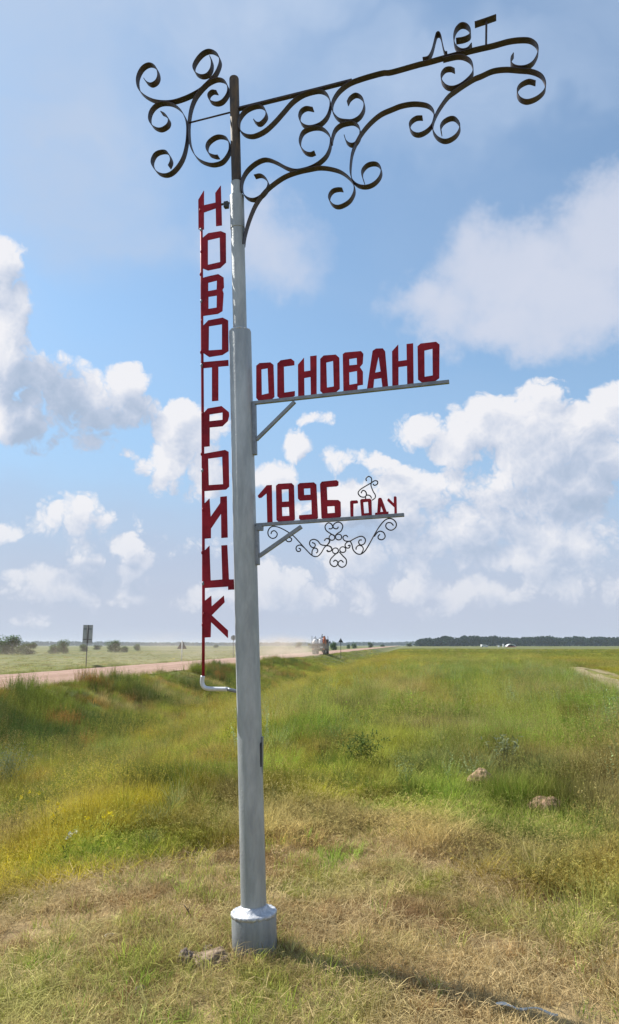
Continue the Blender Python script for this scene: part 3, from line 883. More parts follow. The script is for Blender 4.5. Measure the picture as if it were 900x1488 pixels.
# ------------------------------------------------------------------ roadside signs
def post_sign(px_base, py_base, py_top, shape, label, mats, group=None, z=-.3, w=.8, h=None, post_w=.06):
    p = px_ground(px_base, py_base, z); p.z = float(height(p.x, p.y))
    dist = math.hypot(p.x, p.y)
    top = CAM_H + px_dir(px_base, py_top).z / math.hypot(px_dir(px_base, py_top).x, px_dir(px_base, py_top).y) * dist - p.z
    names = {'rect': 'information_sign', 'tri': 'warning_sign', 'disc': 'round_sign'}
    r = empty(names[shape], p, -math.atan2(p.x, p.y) * .5)
    tag(r, label, 'road sign', group)
    bm = bmesh.new(); add_tube(bm, [(0, 0, -.3), (0, 0, top - .03)], post_w / 2, 10)
    bm_obj('post', bm, mats[1], r, smooth=True)
    bm = bmesh.new()
    if shape == 'rect': add_box(bm, (0, .05, top - h / 2), (w, .02, h), None, .008)
    else:
        if shape == 'tri': pts = [(-w / 2, top - w * .866), (w / 2, top - w * .866), (0, top)]
        else: pts = [(w / 2 * math.cos(k * math.pi / 14), top - w / 2 + w / 2 * math.sin(k * math.pi / 14)) for k in range(28)]
        f0 = [bm.verts.new((x, .04, zz)) for x, zz in pts]; f1 = [bm.verts.new((x, .062, zz)) for x, zz in pts]
        bm.faces.new(f0); bm.faces.new(f1[::-1])
        for k in range(len(pts)): bm.faces.new((f0[k], f0[(k + 1) % len(pts)], f1[(k + 1) % len(pts)], f1[k]))
    pl = bm_obj('plate', bm, mats[0], r)
    bm = bmesh.new()
    if shape == 'rect':
        add_box(bm, (0, .028, top - h / 2), (.13, .02, h * .98), None, .004)
        for zz in (top - h * .22, top - h * .78): add_box(bm, (0, .032, zz), (w * .86, .014, .05))
    else: add_box(bm, (0, .032, top - w * .55), (w * .5, .014, .05))
    bm_obj('clamp_rail', bm, M_SIGNDARK, pl)
    return r


post_sign(125, 972, 908, 'rect', 'grey back of a tall rectangular sign on a dark post by the road', (M_SIGNGREY, M_SIGNDARK), z=-.3, w=.78, h=1.5, post_w=.08)
post_sign(264, 962.5, 930.5, 'tri', 'dark back of a triangular sign on a white post beyond the road', (M_SIGNDARK, M_POSTWHITE), 'triangular warning signs', z=-.3, w=1.1, post_w=.12)
post_sign(339, 957.5, 923, 'disc', 'grey round sign half hidden behind the silver pole', (M_SIGNGREY, M_SIGNDARK), z=-.3, w=.72, post_w=.07)
post_sign(495.5, 951.5, 927, 'tri', 'dark back of a triangular sign on a dark post right of the loaded truck', (M_SIGNDARK, M_SIGNDARK), 'triangular warning signs', z=-.3, w=1.0, post_w=.1)


# ------------------------------------------------------------------ the truck with its load
def truck():
    gz = -.12
    p = px_ground(463, 951.0, gz); s, t = to_st(p.x, p.y); x, y = to_xy(s, t)
    z = float(road_z(x, y))
    r = empty('loaded_truck', (x, y, z), -ROAD_AZ)      # +Y runs along the road, away from us
    tag(r, 'dark dusty open truck driving away in a cloud of dust', 'truck')
    W = 2.5
    bm = bmesh.new(); add_box(bm, (0, 2.8, 1.15), (W, 5.6, .14), None, .02)
    for sx in (-1, 1): add_box(bm, (sx * .45, 3.2, .93), (.14, 7.6, .26), None, .01)
    bm_obj('bed', bm, M_TRUCKDARK, r)
    for sx in (-1, 1):
        bm = bmesh.new()
        for k in range(3): add_box(bm, (sx * (W / 2 - .03), 2.8, 1.36 + .27 * k), (.05, 5.5, .24), None, .01)
        bm_obj('side_board', bm, M_TRUCKDARK, r)
    bm = bmesh.new()
    for k in range(3): add_box(bm, (0, -.02, 1.36 + .27 * k), (W - .1, .05, .24), None, .01)
    tg = bm_obj('tailgate', bm, M_TRUCKDARK, r)
    bm = bmesh.new(); add_box(bm, (.55, -.055, 1.35), (.52, .015, .13)); bm_obj('number_plate', bm, M_WHITE, tg)
    for sx in (-1, 1):
        for yy in (.04, 5.5):
            bm = bmesh.new(); add_box(bm, (sx * (W / 2 - .03), yy, 2.3), (.08, .08, 2.3), None, .01); bm_obj('stake', bm, M_TRUCKDARK, r)
        bm = bmesh.new(); add_box(bm, (sx * 1.0, -.03, .98), (.34, .06, .14), None, .01); bm_obj('tail_lamp', bm, M_ORANGE, r)
        bm = bmesh.new(); add_box(bm, (sx * .92, -.02, .62), (.6, .02, .5)); bm_obj('mud_flap', bm, M_RUBBER, r)
        for yy in (.95, 2.15, 6.9):
            bm = bmesh.new(); add_tube(bm, [(sx * 1.22, yy, .5), (sx * .78, yy, .5)], .5, 22)
            wh = bm_obj('wheel', bm, M_RUBBER, r)
            bm = bmesh.new(); add_tube(bm, [(sx * 1.235, yy, .5), (sx * 1.0, yy, .5)], .26, 14); bm_obj('rim', bm, M_SIGNGREY, wh)
    bm = bmesh.new(); add_box(bm, (0, 6.95, 1.75), (2.35, 1.9, 2.2), None, .14)
    cab = bm_obj('cab', bm, M_TRUCKDARK, r)
    bm = bmesh.new(); add_box(bm, (0, 5.99, 2.25), (1.6, .03, .6), None, .01); bm_obj('rear_window', bm, M_GLASS, cab)
    for sx in (-1, 1):
        bm = bmesh.new(); add_box(bm, (sx * 1.42, 7.5, 2.3), (.2, .08, .45), None, .02); add_box(bm, (sx * 1.28, 7.55, 2.3), (.2, .04, .04)); bm_obj('mirror', bm, M_RUBBER, cab)

    def P(lx, ly, lz): return Vector((x, y, z)) + Matrix.Rotation(-ROAD_AZ, 3, 'Z') @ Vector((lx, ly, lz))

    def bag(lx, label, seed):
        o = lump('bulk_bag', P(lx, .85, 1.24), (.50, .50, .88), M_WHITECLOTH, seed, -ROAD_AZ, .10, .9)
        bm = bmesh.new()
        for sx in (-1, 1): add_tube(bm, [(sx * .3, 0, 1.55), (sx * .22, 0, 1.85), (sx * .08, 0, 1.92), (0, 0, 1.6)], .05, 6)
        bm_obj('lifting_loop', bm, M_SIGNGREY, o)
        tag(o, label, 'bulk bag', 'white bulk bags on the truck')
    bag(-.72, 'left one of two full white bulk bags on the truck bed', 31)
    bag(.30, 'right one of two full white bulk bags, beside the orange load', 47)
    o = lump('orange_bundle', P(.98, 1.2, 1.24), (.34, .8, 1.1), M_ORANGE, 61, -ROAD_AZ, .24, .95)
    tag(o, 'rusty orange bundle standing on the truck beside the white bags', 'load')
    bm = bmesh.new()
    add_tube(bm, [(.55, 1.2, 1.25), (.5, 1.2, 3.3), (.62, 1.2, 3.75)], .07, 8); add_tube(bm, [(.5, 1.2, 3.2), (.9, 1.25, 3.3)], .1, 8)
    tag(bm_obj('metal_frame', bm, M_SIGNDARK, None, (x, y, z)), 'dark bent metal frame rising above the load on the truck', 'frame').rotation_euler.z = -ROAD_AZ
    return Vector((x, y, z))


TRUCK = truck()


# ------------------------------------------------------------------ foliage material and tufts
def grass_material(name, trans=.32, var=1.0):
    m = bpy.data.materials.new(name); m.use_nodes = True
    q = NT(m.node_tree); q.n.clear()
    out = q.n.new('ShaderNodeOutputMaterial')
    tint = q.new('ShaderNodeAttribute', attribute_name='tint', attribute_type='INSTANCER')
    tone = q.new('ShaderNodeAttribute', out=2, attribute_name='tone', attribute_type='GEOMETRY')
    dry = q.new('ShaderNodeAttribute', out=2, attribute_name='dry', attribute_type='GEOMETRY')
    k = q.math('MULTIPLY_ADD', tone, var, 1 - var / 2)
    c = q.vec('SCALE', tint); q.l.new(k, c.node.inputs['Scale'])
    c = q.mix(q.math('MULTIPLY', dry, .5), c, (.46, .37, .13, 1))
    d = q.new('ShaderNodeBsdfDiffuse', {'Color': c}); t = q.new('ShaderNodeBsdfTranslucent', {'Color': c})
    mx = q.new('ShaderNodeMixShader', {0: trans, 1: d, 2: t})
    q.l.new(mx, out.inputs[0])
    return m


M_GRASS = grass_material('grass_blade')
M_STRAW = grass_material('straw_blade', .25, .8)
M_WEED = grass_material('weed_leaf', .3, .8)


class Blades:
    def __init__(self): self.v = []; self.f = []; self.tone = []; self.dry = []

    def blade(self, base, az, elev, L, w, bend, tone, dry=0.0, segs=2):
        """a thin tapering blade bending over"""
        n0 = len(self.v); p = Vector(base); e = elev
        side = Vector((-math.sin(az + random.uniform(-.6, .6)), math.cos(az), 0)).normalized()
        for k in range(segs + 1):
            u = k / segs; ww = w * (1 - u ** 1.6) * .5
            if k < segs:
                self.v += [tuple(p - side * ww), tuple(p + side * ww)]
            else: self.v.append(tuple(p))
            p = p + Vector((math.cos(az) * math.cos(e), math.sin(az) * math.cos(e), math.sin(e))) * (L / segs)
            e -= bend / segs
        for k in range(segs - 1): a = n0 + 2 * k; self.f.append((a, a + 1, a + 3, a + 2))
        a = n0 + 2 * (segs - 1); self.f.append((a, a + 1, a + 2))
        nv = len(self.v) - n0; self.tone += [tone] * nv; self.dry += [dry] * nv
        return p

    def leaf(self, p, az, elev, L, w, tone, dry=0.0):
        n0 = len(self.v); p = Vector(p)
        d = Vector((math.cos(az) * math.cos(elev), math.sin(az) * math.cos(elev), math.sin(elev))); s = Vector((-math.sin(az), math.cos(az), random.uniform(-.3, .3))) * (w / 2)
        self.v += [tuple(p), tuple(p + d * L * .5 + s), tuple(p + d * L * .96 + Vector((0, 0, -.15 * L))), tuple(p + d * L * .5 - s)]
        self.f.append((n0, n0 + 1, n0 + 2, n0 + 3)); self.tone += [tone] * 4; self.dry += [dry] * 4

    def mesh(self, name, mat):
        me = bpy.data.meshes.new(name); me.from_pydata(self.v, [], self.f)
        for nm, d in (('tone', self.tone), ('dry', self.dry)):
            a = me.attributes.new(nm, 'FLOAT', 'POINT'); a.data.foreach_set('value', d)
        me.materials.append(mat)
        return me


R = random.uniform


def straw_tuft(kind):
    b = Blades()
    for _ in range(52):
        r = .13 * math.sqrt(random.random()); a = R(0, 6.283)
        b.blade((r * math.cos(a), r * math.sin(a), R(-.005, .035 if kind else .02)), R(0, 6.283), R(-.15, .5 if kind else .25), R(.04, .13), R(.0016, .0034), R(.2, 1.2), random.random())
    for _ in range(6):
        r = .10 * math.sqrt(random.random()); a = R(0, 6.283)
        b.blade((r * math.cos(a), r * math.sin(a), 0), R(0, 6.283), R(.6, 1.4), R(.05, .12), R(.002, .0035), R(.3, 1.0), random.random() * .6)
    return b.mesh('straw_tuft_mesh', M_STRAW)


def short_tuft(kind):
    b = Blades()
    for _ in range(38):
        r = .07 * math.sqrt(random.random()); a = R(0, 6.283)
        b.blade((r * math.cos(a), r * math.sin(a), -.01), a + R(-.9, .9), R(.7, 1.5), R(.05, .15), R(.003, .0055), R(.4, 1.6), R(.2, 1.4), 0 if random.random() < .8 else .8)
    return b.mesh('short_tuft_mesh', M_GRASS)


def tall_tuft(kind):
    b = Blades()
    for _ in range(44):
        r = .15 * math.sqrt(random.random()); a = R(0, 6.283)
        b.blade((r * math.cos(a), r * math.sin(a), -.02), a + R(-1.2, 1.2), R(1.1, 1.55), R(.22, .55), R(.0035, .007), R(.1, 1.0), R(0, 1), 0 if random.random() < .78 else R(.3, 1), 3)
    for _ in range(7 if kind != 2 else 16):          # seed stalks
        r = .15 * math.sqrt(random.random()); a = R(0, 6.283)
        tip = b.blade((r * math.cos(a), r * math.sin(a), 0), a, R(1.25, 1.55), R(.42, .66), .0035, R(0, .4), R(.3, .9), R(.4, 1), 2)
        for _ in range(4):
            b.leaf(tip + Vector((R(-.01, .01), R(-.01, .01), R(-.11, -.0))), R(0, 6.28), R(.4, 1.3), R(.025, .04), .005, R(.3, .9), R(.5, 1))
    return b.mesh('tall_tuft_mesh', M_GRASS)


def weed(kind):
    b = Blades()
    for _ in range(7):
        a = R(0, 6.283); h = R(.45, .85); ln = R(.1, .5); base = Vector((R(-.1, .1), R(-.1, .1), -.02))
        top = Vector((math.cos(a) * math.sin(ln) * h, math.sin(a) * math.sin(ln) * h, math.cos(ln) * h)) + base
        b.blade(base, a, math.pi / 2 - ln, h, .012, 0, .3, R(0, .4), 2)
        n = 26 if kind < 2 else 40
        for k in range(n):
            u = .15 + .85 * k / n; p = base.lerp(top, u)
            L = (R(.05, .11) if kind < 2 else R(.03, .07)) * (1.15 - .6 * u)
            b.leaf(p, R(0, 6.28), R(-.1, .9), L, L * (.42 if kind == 0 else .26), R(0, 1), 0 if random.random() < .9 else .6)
    return b.mesh('weed_mesh', M_WEED)


def clump(kind):
    b = Blades()
    for _ in range(60):
        r = .45 * math.sqrt(random.random()); a = R(0, 6.283)
        b.blade((r * math.cos(a), r * math.sin(a), -.03), a + R(-1.2, 1.2), R(.8, 1.5), R(.25, .55), R(.014, .026), R(.2, 1.2), R(0, 1), 0 if random.random() < .7 else R(.3, 1), 2)
    return b.mesh('clump_mesh', M_GRASS)


def bunch(kind):
    b = Blades()
    for _ in range(120):
        r = .12 * math.sqrt(random.random()); a = R(0, 6.283)
        b.blade((r * math.cos(a), r * math.sin(a), -.03), a + R(-.5, .5), R(.95, 1.54), R(.35, .85), R(.004, .009), R(.3, 1.1), R(0, 1), 0 if random.random() < .85 else R(.3, 1), 3)
    return b.mesh('bunch_mesh', M_GRASS)


def library(name, fn, n):
    c = bpy.data.collections.new(name)
    for k in range(n): c.objects.link(bpy.data.objects.new('%s_%02d' % (name, k), fn(k)))
    return c


LIB_STRAW = library('straw_tuft', straw_tuft, 4)
LIB_SHORT = library('short_tuft', short_tuft, 4)
LIB_TALL = library('tall_tuft', tall_tuft, 5)
LIB_BUNCH = library('grass_bunch', bunch, 4)
LIB_WEED = library('weed_plant', weed, 4)
LIB_CLUMP = library('grass_clump', clump, 4)


def scatter(name, lib, x, y, scale, tint, tilt=.15, zscale=None, lift=0.0):
    n = len(x)
    z = height(x, y) + lift
    me = bpy.data.meshes.new(name)
    me.vertices.add(n); me.vertices.foreach_set('co', np.stack([x, y, z], 1).astype(np.float32).ravel())
    rot = np.stack([RNG.normal(0, tilt, n), RNG.normal(0, tilt, n), RNG.uniform(0, 6.283, n)], 1)
    zs = scale if zscale is None else zscale
    scl = np.stack([scale, scale, zs], 1)
    for nm, typ, d, key in (('rot', 'FLOAT_VECTOR', rot, 'vector'), ('scl', 'FLOAT_VECTOR', scl, 'vector'), ('tint', 'FLOAT_COLOR', np.concatenate([tint, np.ones((n, 1))], 1), 'color')):
        a = me.attributes.new(nm, typ, 'POINT'); a.data.foreach_set(key, d.astype(np.float32).ravel())
    a = me.attributes.new('pick', 'INT', 'POINT'); a.data.foreach_set('value', RNG.integers(0, len(lib.objects), n).astype(np.int32))
    o = link_mesh(name, me)
    g = bpy.data.node_groups.new('scatter_' + name, 'GeometryNodeTree')
    g.interface.new_socket('Geometry', in_out='INPUT', socket_type='NodeSocketGeometry')
    g.interface.new_socket('Geometry', in_out='OUTPUT', socket_type='NodeSocketGeometry')
    N = g.nodes; gi = N.new('NodeGroupInput'); go = N.new('NodeGroupOutput')
    ci = N.new('GeometryNodeCollectionInfo'); ci.inputs[0].default_value = lib; ci.inputs['Separate Children'].default_value = True; ci.inputs['Reset Children'].default_value = True
    ip = N.new('GeometryNodeInstanceOnPoints'); ip.inputs['Pick Instance'].default_value = True

    def attr(nm, typ):
        k = N.new('GeometryNodeInputNamedAttribute'); k.data_type = typ; k.inputs[0].default_value = nm
        return [s for s in k.outputs if s.enabled and s.name == 'Attribute'][0]
    L = g.links
    L.new(gi.outputs[0], ip.inputs['Points']); L.new(ci.outputs[0], ip.inputs['Instance'])
    L.new(attr('pick', 'INT'), ip.inputs['Instance Index']); L.new(attr('rot', 'FLOAT_VECTOR'), ip.inputs['Rotation']); L.new(attr('scl', 'FLOAT_VECTOR'), ip.inputs['Scale'])
    L.new(ip.outputs[0], go.inputs[0])
    md = o.modifiers.new('scatter', 'NODES'); md.node_group = g
    tag(o, kind='stuff')
    return o


LUSH = np.array((.165, .262, .036)); OLIVE = np.array((.255, .305, .052)); GOLD = np.array((.48, .40, .038)); STRAWC = np.array((.48, .37, .19)); RUST = np.array((.36, .19, .06))
PALE = np.array((.30, .38, .20)); DARK = np.array((.065, .105, .028)); BROWN = np.array((.23, .145, .072))


def lerp(a, b, f): return a + (b - a) * np.clip(f, 0, 1)[:, None]


def full(c, n): return np.repeat(c[None, :], n, 0)


def sm(v, a, b): u = np.clip((v - a) / (b - a), 0, 1); return u * u * (3 - 2 * u)


# cut straw round the post
n = 26000
x = RNG.uniform(-6.2, 6.2, n); y = RNG.uniform(1.2, 9.0, n)
r = np.hypot(x, y); az = np.arctan2(x, y)
keep = (r < mowed_edge(az) + (fbm(x, y, 1.1, 2) - .5) * 2.2) & (RNG.uniform(0, 1, n) > sm(fbm(x, y, .45, 160), .56, .70) * .92)
x, y = x[keep], y[keep]; n = len(x)
c = full(STRAWC, n)
c = lerp(c, full(BROWN, n), sm(fbm(x, y, .55, 40), .46, .66))
c = lerp(c, full(OLIVE * 1.15, n), sm(fbm(x, y, .9, 44), .52, .74) * .5)
c = lerp(c, full(STRAWC * 1.25, n), sm(fbm(x, y, .4, 48), .55, .75) * .7)
c *= RNG.uniform(.75, 1.2, (n, 1))
scatter('dry_straw', LIB_STRAW, x, y, RNG.uniform(.7, 1.25, n), c, .22)

# rooted stubble
n = 26000
x = RNG.uniform(-6.2, 6.2, n); y = RNG.uniform(1.2, 9.0, n); r = np.hypot(x, y); az = np.arctan2(x, y)
keep = (r < mowed_edge(az) + .2 + RNG.uniform(-.6, .6, n)) & (RNG.uniform(0, 1, n) > sm(fbm(x, y, .45, 160), .58, .70) * .8)
x, y = x[keep], y[keep]; n = len(x)
c = lerp(full(STRAWC * .95, n), full(BROWN * 1.1, n), sm(fbm(x, y, .35, 164), .45, .65)); c = lerp(c, full(OLIVE, n), sm(fbm(x, y, .7, 168), .50, .66) * .75)
c = lerp(c, full(RUST * .9, n), sm(fbm(x, y, .6, 171), .58, .72) * .4) * RNG.uniform(.7, 1.25, (n, 1))
scatter('stubble', LIB_SHORT, x, y, RNG.uniform(.45, .9, n), c, .35, RNG.uniform(.35, .9, n))

# tufts left standing against the foot of the collar
n = 46
a = RNG.uniform(0, 6.283, n); q_ = .135 + np.abs(RNG.normal(0, .05, n)); x = P0.x + np.cos(a) * q_; y = P0.y + np.sin(a) * q_
c = lerp(full(STRAWC * .9, n), full(OLIVE * .9, n), RNG.uniform(-.2, 1, n)) * RNG.uniform(.7, 1.1, (n, 1))
scatter('foot_grass', LIB_SHORT, x, y, RNG.uniform(.5, .9, n), c, .3, RNG.uniform(.5, 1.0, n))

# green shoots between the straw
n = 15000
x = RNG.uniform(-6, 6, n); y = RNG.uniform(1.2, 8.6, n); r = np.hypot(x, y); az = np.arctan2(x, y)
g1 = fbm(x, y, .8, 60); lowleft = sm(-x - .2, 0, 1.2) * sm(4.6 - y, 0, .8); right = sm(x - .9, 0, .8)
keep = (r < mowed_edge(az) + .6) & (RNG.uniform(0, 1, n) < sm(g1 + .0 * lowleft + .05 * right, .54, .70) * .42 + .015)
x, y, g1 = x[keep], y[keep], g1[keep]; n = len(x)
c = lerp(full(OLIVE * 1.15, n), full(LUSH * 1.2, n), sm(fbm(x, y, .5, 63), .4, .65)); c = lerp(c, full(STRAWC * .8, n), RNG.uniform(-.3, .5, n)) * RNG.uniform(.75, 1.25, (n, 1))
scatter('short_grass', LIB_SHORT, x, y, RNG.uniform(.55, 1.15, n), c, .2)


# standing grass from the edge of the cut patch to the road and the track
def near_rut(x, y, m):
    out = np.zeros(len(x), bool)
    (a, d), (b, e) = rut_line(RUT_NEAR), rut_line(RUT_FAR)
    qa = (x - a.x) * d.y - (y - a.y) * d.x; qb = (x - b.x) * e.y - (y - b.y) * e.x
    return qa, qb


MOUNDS = [on_land(795, 1180), on_land(699, 1142)]


def clear_of_mounds(x, y):
    ok = np.ones(len(x), bool)
    for m in MOUNDS:
        L = math.hypot(m.x, m.y); d = (m.x / L, m.y / L)
        al = (x - m.x) * d[0] + (y - m.y) * d[1]; ac = np.abs((x - m.x) * d[1] - (y - m.y) * d[0])
        ok &= ~((al > -1.2) & (al < .10) & (ac < .20 + .06 * np.sin(al * 9)) & (RNG.uniform(0, 1, len(x)) > .10))
    return ok


def tall_colour(x, y):
    n = len(x); s, t = to_st(x, y); r = np.hypot(x, y); az = np.arctan2(x, y)
    n1 = fbm(x, y, 3.5, 70); n2 = fbm(x, y, 1.2, 75); n3 = fbm(x, y, 5.0, 79)
    n4 = fbm(s / 4, t, 3.0, 120)                       # growth runs in bands along the road
    c = lerp(full(OLIVE, n), full(GOLD * .85, n), sm(n4, .42, .62) * .8)
    ditch = sm(t, 1.5, 3.5) * sm(11.5 - t, 0, 2)
    c = lerp(c, full(GOLD, n), ditch * (.45 + .55 * sm(n1, .35, .55)) * sm(45 - s, 0, 20))
    mid = sm(s, 16, 30) * sm(t + (n1 - .5) * 5, -1.5, 0) * sm(12 - t, 0, 3)
    c = lerp(c, full(GOLD * .9, n), mid * .75)
    right = sm(-t + (n1 - .5) * 6, .0, 2.2) * sm(r, 8, 11) * sm(75 - r, 0, 30)
    c = lerp(c, full(LUSH, n), right * (.35 + .6 * sm(n3, .38, .55)))
    c = lerp(c, full(PALE, n), right * sm(n1, .52, .66) * .75)
    bank = sm(t, 10.2, 12.0) * sm(120 - s, 0, 60)
    c = lerp(c, full(OLIVE * .62, n), bank * .75)
    c = lerp(c, full(RUST * 1.1, n), sm(n2, .56, .70) * (.5 + .35 * bank))
    c = lerp(c, full(STRAWC * .85, n), sm(fbm(x, y, 2.2, 83), .54, .68) * .7)
    c = lerp(c, full(LUSH * 1.1, n), sm(fbm(x, y, 1.6, 87), .54, .66) * .8)
    spot = .5 + .95 * sm(fbm(x, y, .6, 150), .30, .70)       # single clumps are lighter or darker
    return c * RNG.uniform(.75, 1.25, (n, 1)) * spot[:, None]


n = 74000
r = 4.8 + (RNG.uniform(0, 1, n) ** 1.25) * 105; az = RNG.uniform(-.60, .60, n)
x = r * np.sin(az); y = r * np.cos(az); s, t = to_st(x, y)
qa, qb = near_rut(x, y, 1)
edge = mowed_edge(az) + (fbm(x, y, .9, 6) - .5) * 2.4 - np.abs(RNG.normal(0, .35, len(x)))
keep = (RNG.uniform(0, 1, n) < .30 + .70 * sm(fbm(x, y, .8 + 0 * x, 190), .40, .58)) & clear_of_mounds(x, y) & (r > edge) & (t < 15.6 + (vnoise(x, y, 1.5, 66) - .5) * .8) & (qa < -.7)
x, y, r, t, edge, s = x[keep], y[keep], r[keep], t[keep], edge[keep], s[keep]; n = len(x)
hgt = .32 + .45 * sm(fbm(x, y, 2.5, 90), .3, .7) + .42 * sm(fbm(x, y, .7, 93), .42, .70)
hgt *= (.40 + .60 * sm(r - edge, 0, 2.6)) * (1 - .35 * sm(t, 12.6, 15.2))
hgt *= 1.0 - .15 * sm(r, 40, 100)
wid = 1.0 + .9 * sm(r, 18, 70)
scatter('tall_grass', LIB_TALL, x, y, wid, tall_colour(x, y), .14, hgt)

# taller bunches standing out of the rest, each with its own tone
n = 9000
r = 6.2 + RNG.uniform(0, 1, n) ** 1.15 * 62; az = RNG.uniform(-.58, .58, n); x = r * np.sin(az); y = r * np.cos(az); s, t = to_st(x, y); qa, qb = near_rut(x, y, 1)
keep = clear_of_mounds(x, y) & (r > mowed_edge(az) + .5) & (qa < -1.3) & (t < 14.6) & (RNG.uniform(0, 1, n) < .10 + .9 * sm(fbm(x, y, 2.0, 180), .48, .66))
x, y, r = x[keep], y[keep], r[keep]; n = len(x)
c = tall_colour(x, y); w = RNG.uniform(0, 1, n)
c = lerp(c, full(DARK * 1.6, n), (w < .34) * .75); c = lerp(c, full(LUSH * 1.15, n), ((w > .34) & (w < .6)) * .7); c = lerp(c, full(PALE * 1.1, n), ((w > .6) & (w < .75)) * .6)
g = RNG.uniform(.45, 1.0, n) * (.62 + .38 * sm(r, 9, 18)) * (.5 + .5 * sm(r - mowed_edge(np.arctan2(x, y)), .4, 3))
scatter('grass_bunches', LIB_BUNCH, x, y, g * RNG.uniform(.9, 1.4, n), c, .12, g)

# low growth in front of the earth mounds
n = 700
mi = RNG.integers(0, 2, n); x = np.array([MOUNDS[i].x for i in mi]); y = np.array([MOUNDS[i].y for i in mi]); k = RNG.uniform(-.25, 1.35, n)
x = x * (1 - k / np.hypot(x, y)) + RNG.normal(0, .20, n); y = y * (1 - k / np.hypot(x, y)) + RNG.normal(0, .06, n)
c = lerp(full(OLIVE, n), full(STRAWC * .8, n), RNG.uniform(-.2, .8, n)); c = lerp(c, full(LUSH, n), RNG.uniform(-.5, .8, n)) * RNG.uniform(.7, 1.2, (n, 1))
scatter('low_grass', LIB_SHORT, x, y, RNG.uniform(.9, 1.5, n), c, .3, RNG.uniform(.6, 1.25, n))

# short growth between and beyond the wheel ruts
n = 26000
r = 16 + RNG.uniform(0, 1, n) * 80; az = RNG.uniform(.12, .62, n)
x = r * np.sin(az); y = r * np.cos(az); qa, qb = near_rut(x, y, 1)
keep = (qa > .75) & (np.abs(qb) > .5)
x, y, r = x[keep], y[keep], r[keep]; n = len(x)
c = lerp(full(OLIVE * .85, n), full(GOLD * .7, n), sm(fbm(x, y, 6.0, 130), .4, .6)); c = lerp(c, full(BROWN * 1.1, n), sm(fbm(x, y, 4.0, 133), .55, .7) * .6) * RNG.uniform(.8, 1.2, (n, 1))
scatter('track_grass', LIB_TALL, x, y, 1.2 + r / 60, c, .15, RNG.uniform(.22, .45, n))

# thin pale grass left standing on the right of the cut patch
n = 2600
x = RNG.uniform(.9, 5.0, n); y = RNG.uniform(2.6, 7.0, n); az = np.arctan2(x, y)
keep = (np.hypot(x, y) < mowed_edge(az) + .4) & (RNG.uniform(0, 1, n) < sm(az + (fbm(x, y, .7, 140) - .5) * .5, .18, .40) * (.08 + .6 * sm(fbm(x, y, .9, 143), .46, .62)))
x, y = x[keep], y[keep]; n = len(x)
c = lerp(full(STRAWC * 1.1, n), full(OLIVE * 1.05, n), sm(fbm(x, y, .8, 146), .48, .68) * .8) * RNG.uniform(.8, 1.2, (n, 1))
scatter('standing_straw', LIB_TALL, x, y, RNG.uniform(.6, 1.0, n), c, .45, RNG.uniform(.22, .5, n))

# coarse growth farther out, both sides
n = 26000
r = 60 + (RNG.uniform(0, 1, n) ** 1.4) * 260; az = RNG.uniform(-.60, .60, n)
x = r * np.sin(az); y = r * np.cos(az); s, t = to_st(x, y)
keep = ((t < 15.2) | (t > 24.8)) & ((t < 30) | (RNG.uniform(0, 1, n) < .25))
x, y, r, t = x[keep], y[keep], r[keep], t[keep]; n = len(x)
c = tall_colour(x, y); f = fbm(x, y, 22.0, 95)
c = lerp(c, full(OLIVE * .62, n), .35 + sm(f, .4, .6) * .5)
scatter('coarse_grass', LIB_CLUMP, x, y, RNG.uniform(.9, 1.7, n), c, .1, RNG.uniform(.45, .95, n) * np.where(t > 24, .6, 1))

# verge beyond the road
n = 2600
s = 20 + RNG.uniform(0, 1, n) ** 1.5 * 200; t = 24.5 + np.abs(RNG.normal(0, 1.3, n))
x, y = to_xy(s, t)
k = fbm(s, t, 5, 99) > .52
x, y = x[k], y[k]; n = len(x)
scatter('verge_grass', LIB_TALL, x, y, RNG.uniform(1, 2, n), lerp(full(OLIVE, n), full(DARK * 1.4, n), RNG.uniform(0, 1, n)), .15, RNG.uniform(.3, .8, n))

# weeds: rank growth on the bank, leafy plants on the right, scattered elsewhere
n = 13000
s = 4 + RNG.uniform(0, 1, n) ** 1.3 * 90; t = RNG.uniform(9.3, 15.4, n)
x, y = to_xy(s, t)
k = RNG.uniform(0, 1, n) < sm(fbm(x, y, 3.0, 101) + .2 * sm(30 - s, 0, 8), .48, .62)
x1, y1 = x[k], y[k]
c1 = lerp(full(DARK * 1.3, len(x1)), full(OLIVE * .9, len(x1)), sm(fbm(x1, y1, 1.5, 104), .4, .7)); c1 = lerp(c1, full(RUST, len(x1)), sm(fbm(x1, y1, 2.0, 107), .62, .75))
n = 9000
r = 6.3 + RNG.uniform(0, 1, n) ** 1.2 * 42; az = RNG.uniform(-.1, .58, n); x = r * np.sin(az); y = r * np.cos(az); qa, qb = near_rut(x, y, 1)
k = clear_of_mounds(x, y) & (r > mowed_edge(az) + .9) & (qa < -1.4) & (RNG.uniform(0, 1, n) < sm(fbm(x, y, 2.4, 110), .50, .64) * (.2 + .6 * sm(az, .0, .2)))
x2, y2 = x[k], y[k]
c2 = lerp(full(LUSH * 1.1, len(x2)), full(PALE, len(x2)), sm(fbm(x2, y2, 2.0, 113), .45, .62)); c2 = lerp(c2, full(OLIVE, len(x2)), RNG.uniform(-.4, .5, len(x2)))
x = np.concatenate([x1, x2]); y = np.concatenate([y1, y2]); c = np.concatenate([c1, c2]) * RNG.uniform(.75, 1.25, (len(x), 1))
sc = RNG.uniform(.7, 1.2, len(x)); sc[len(x1):] *= .55 + .35 * sm(np.hypot(x2, y2), 8, 14)
scatter('leafy_weeds', LIB_WEED, x, y, sc, c, .12)


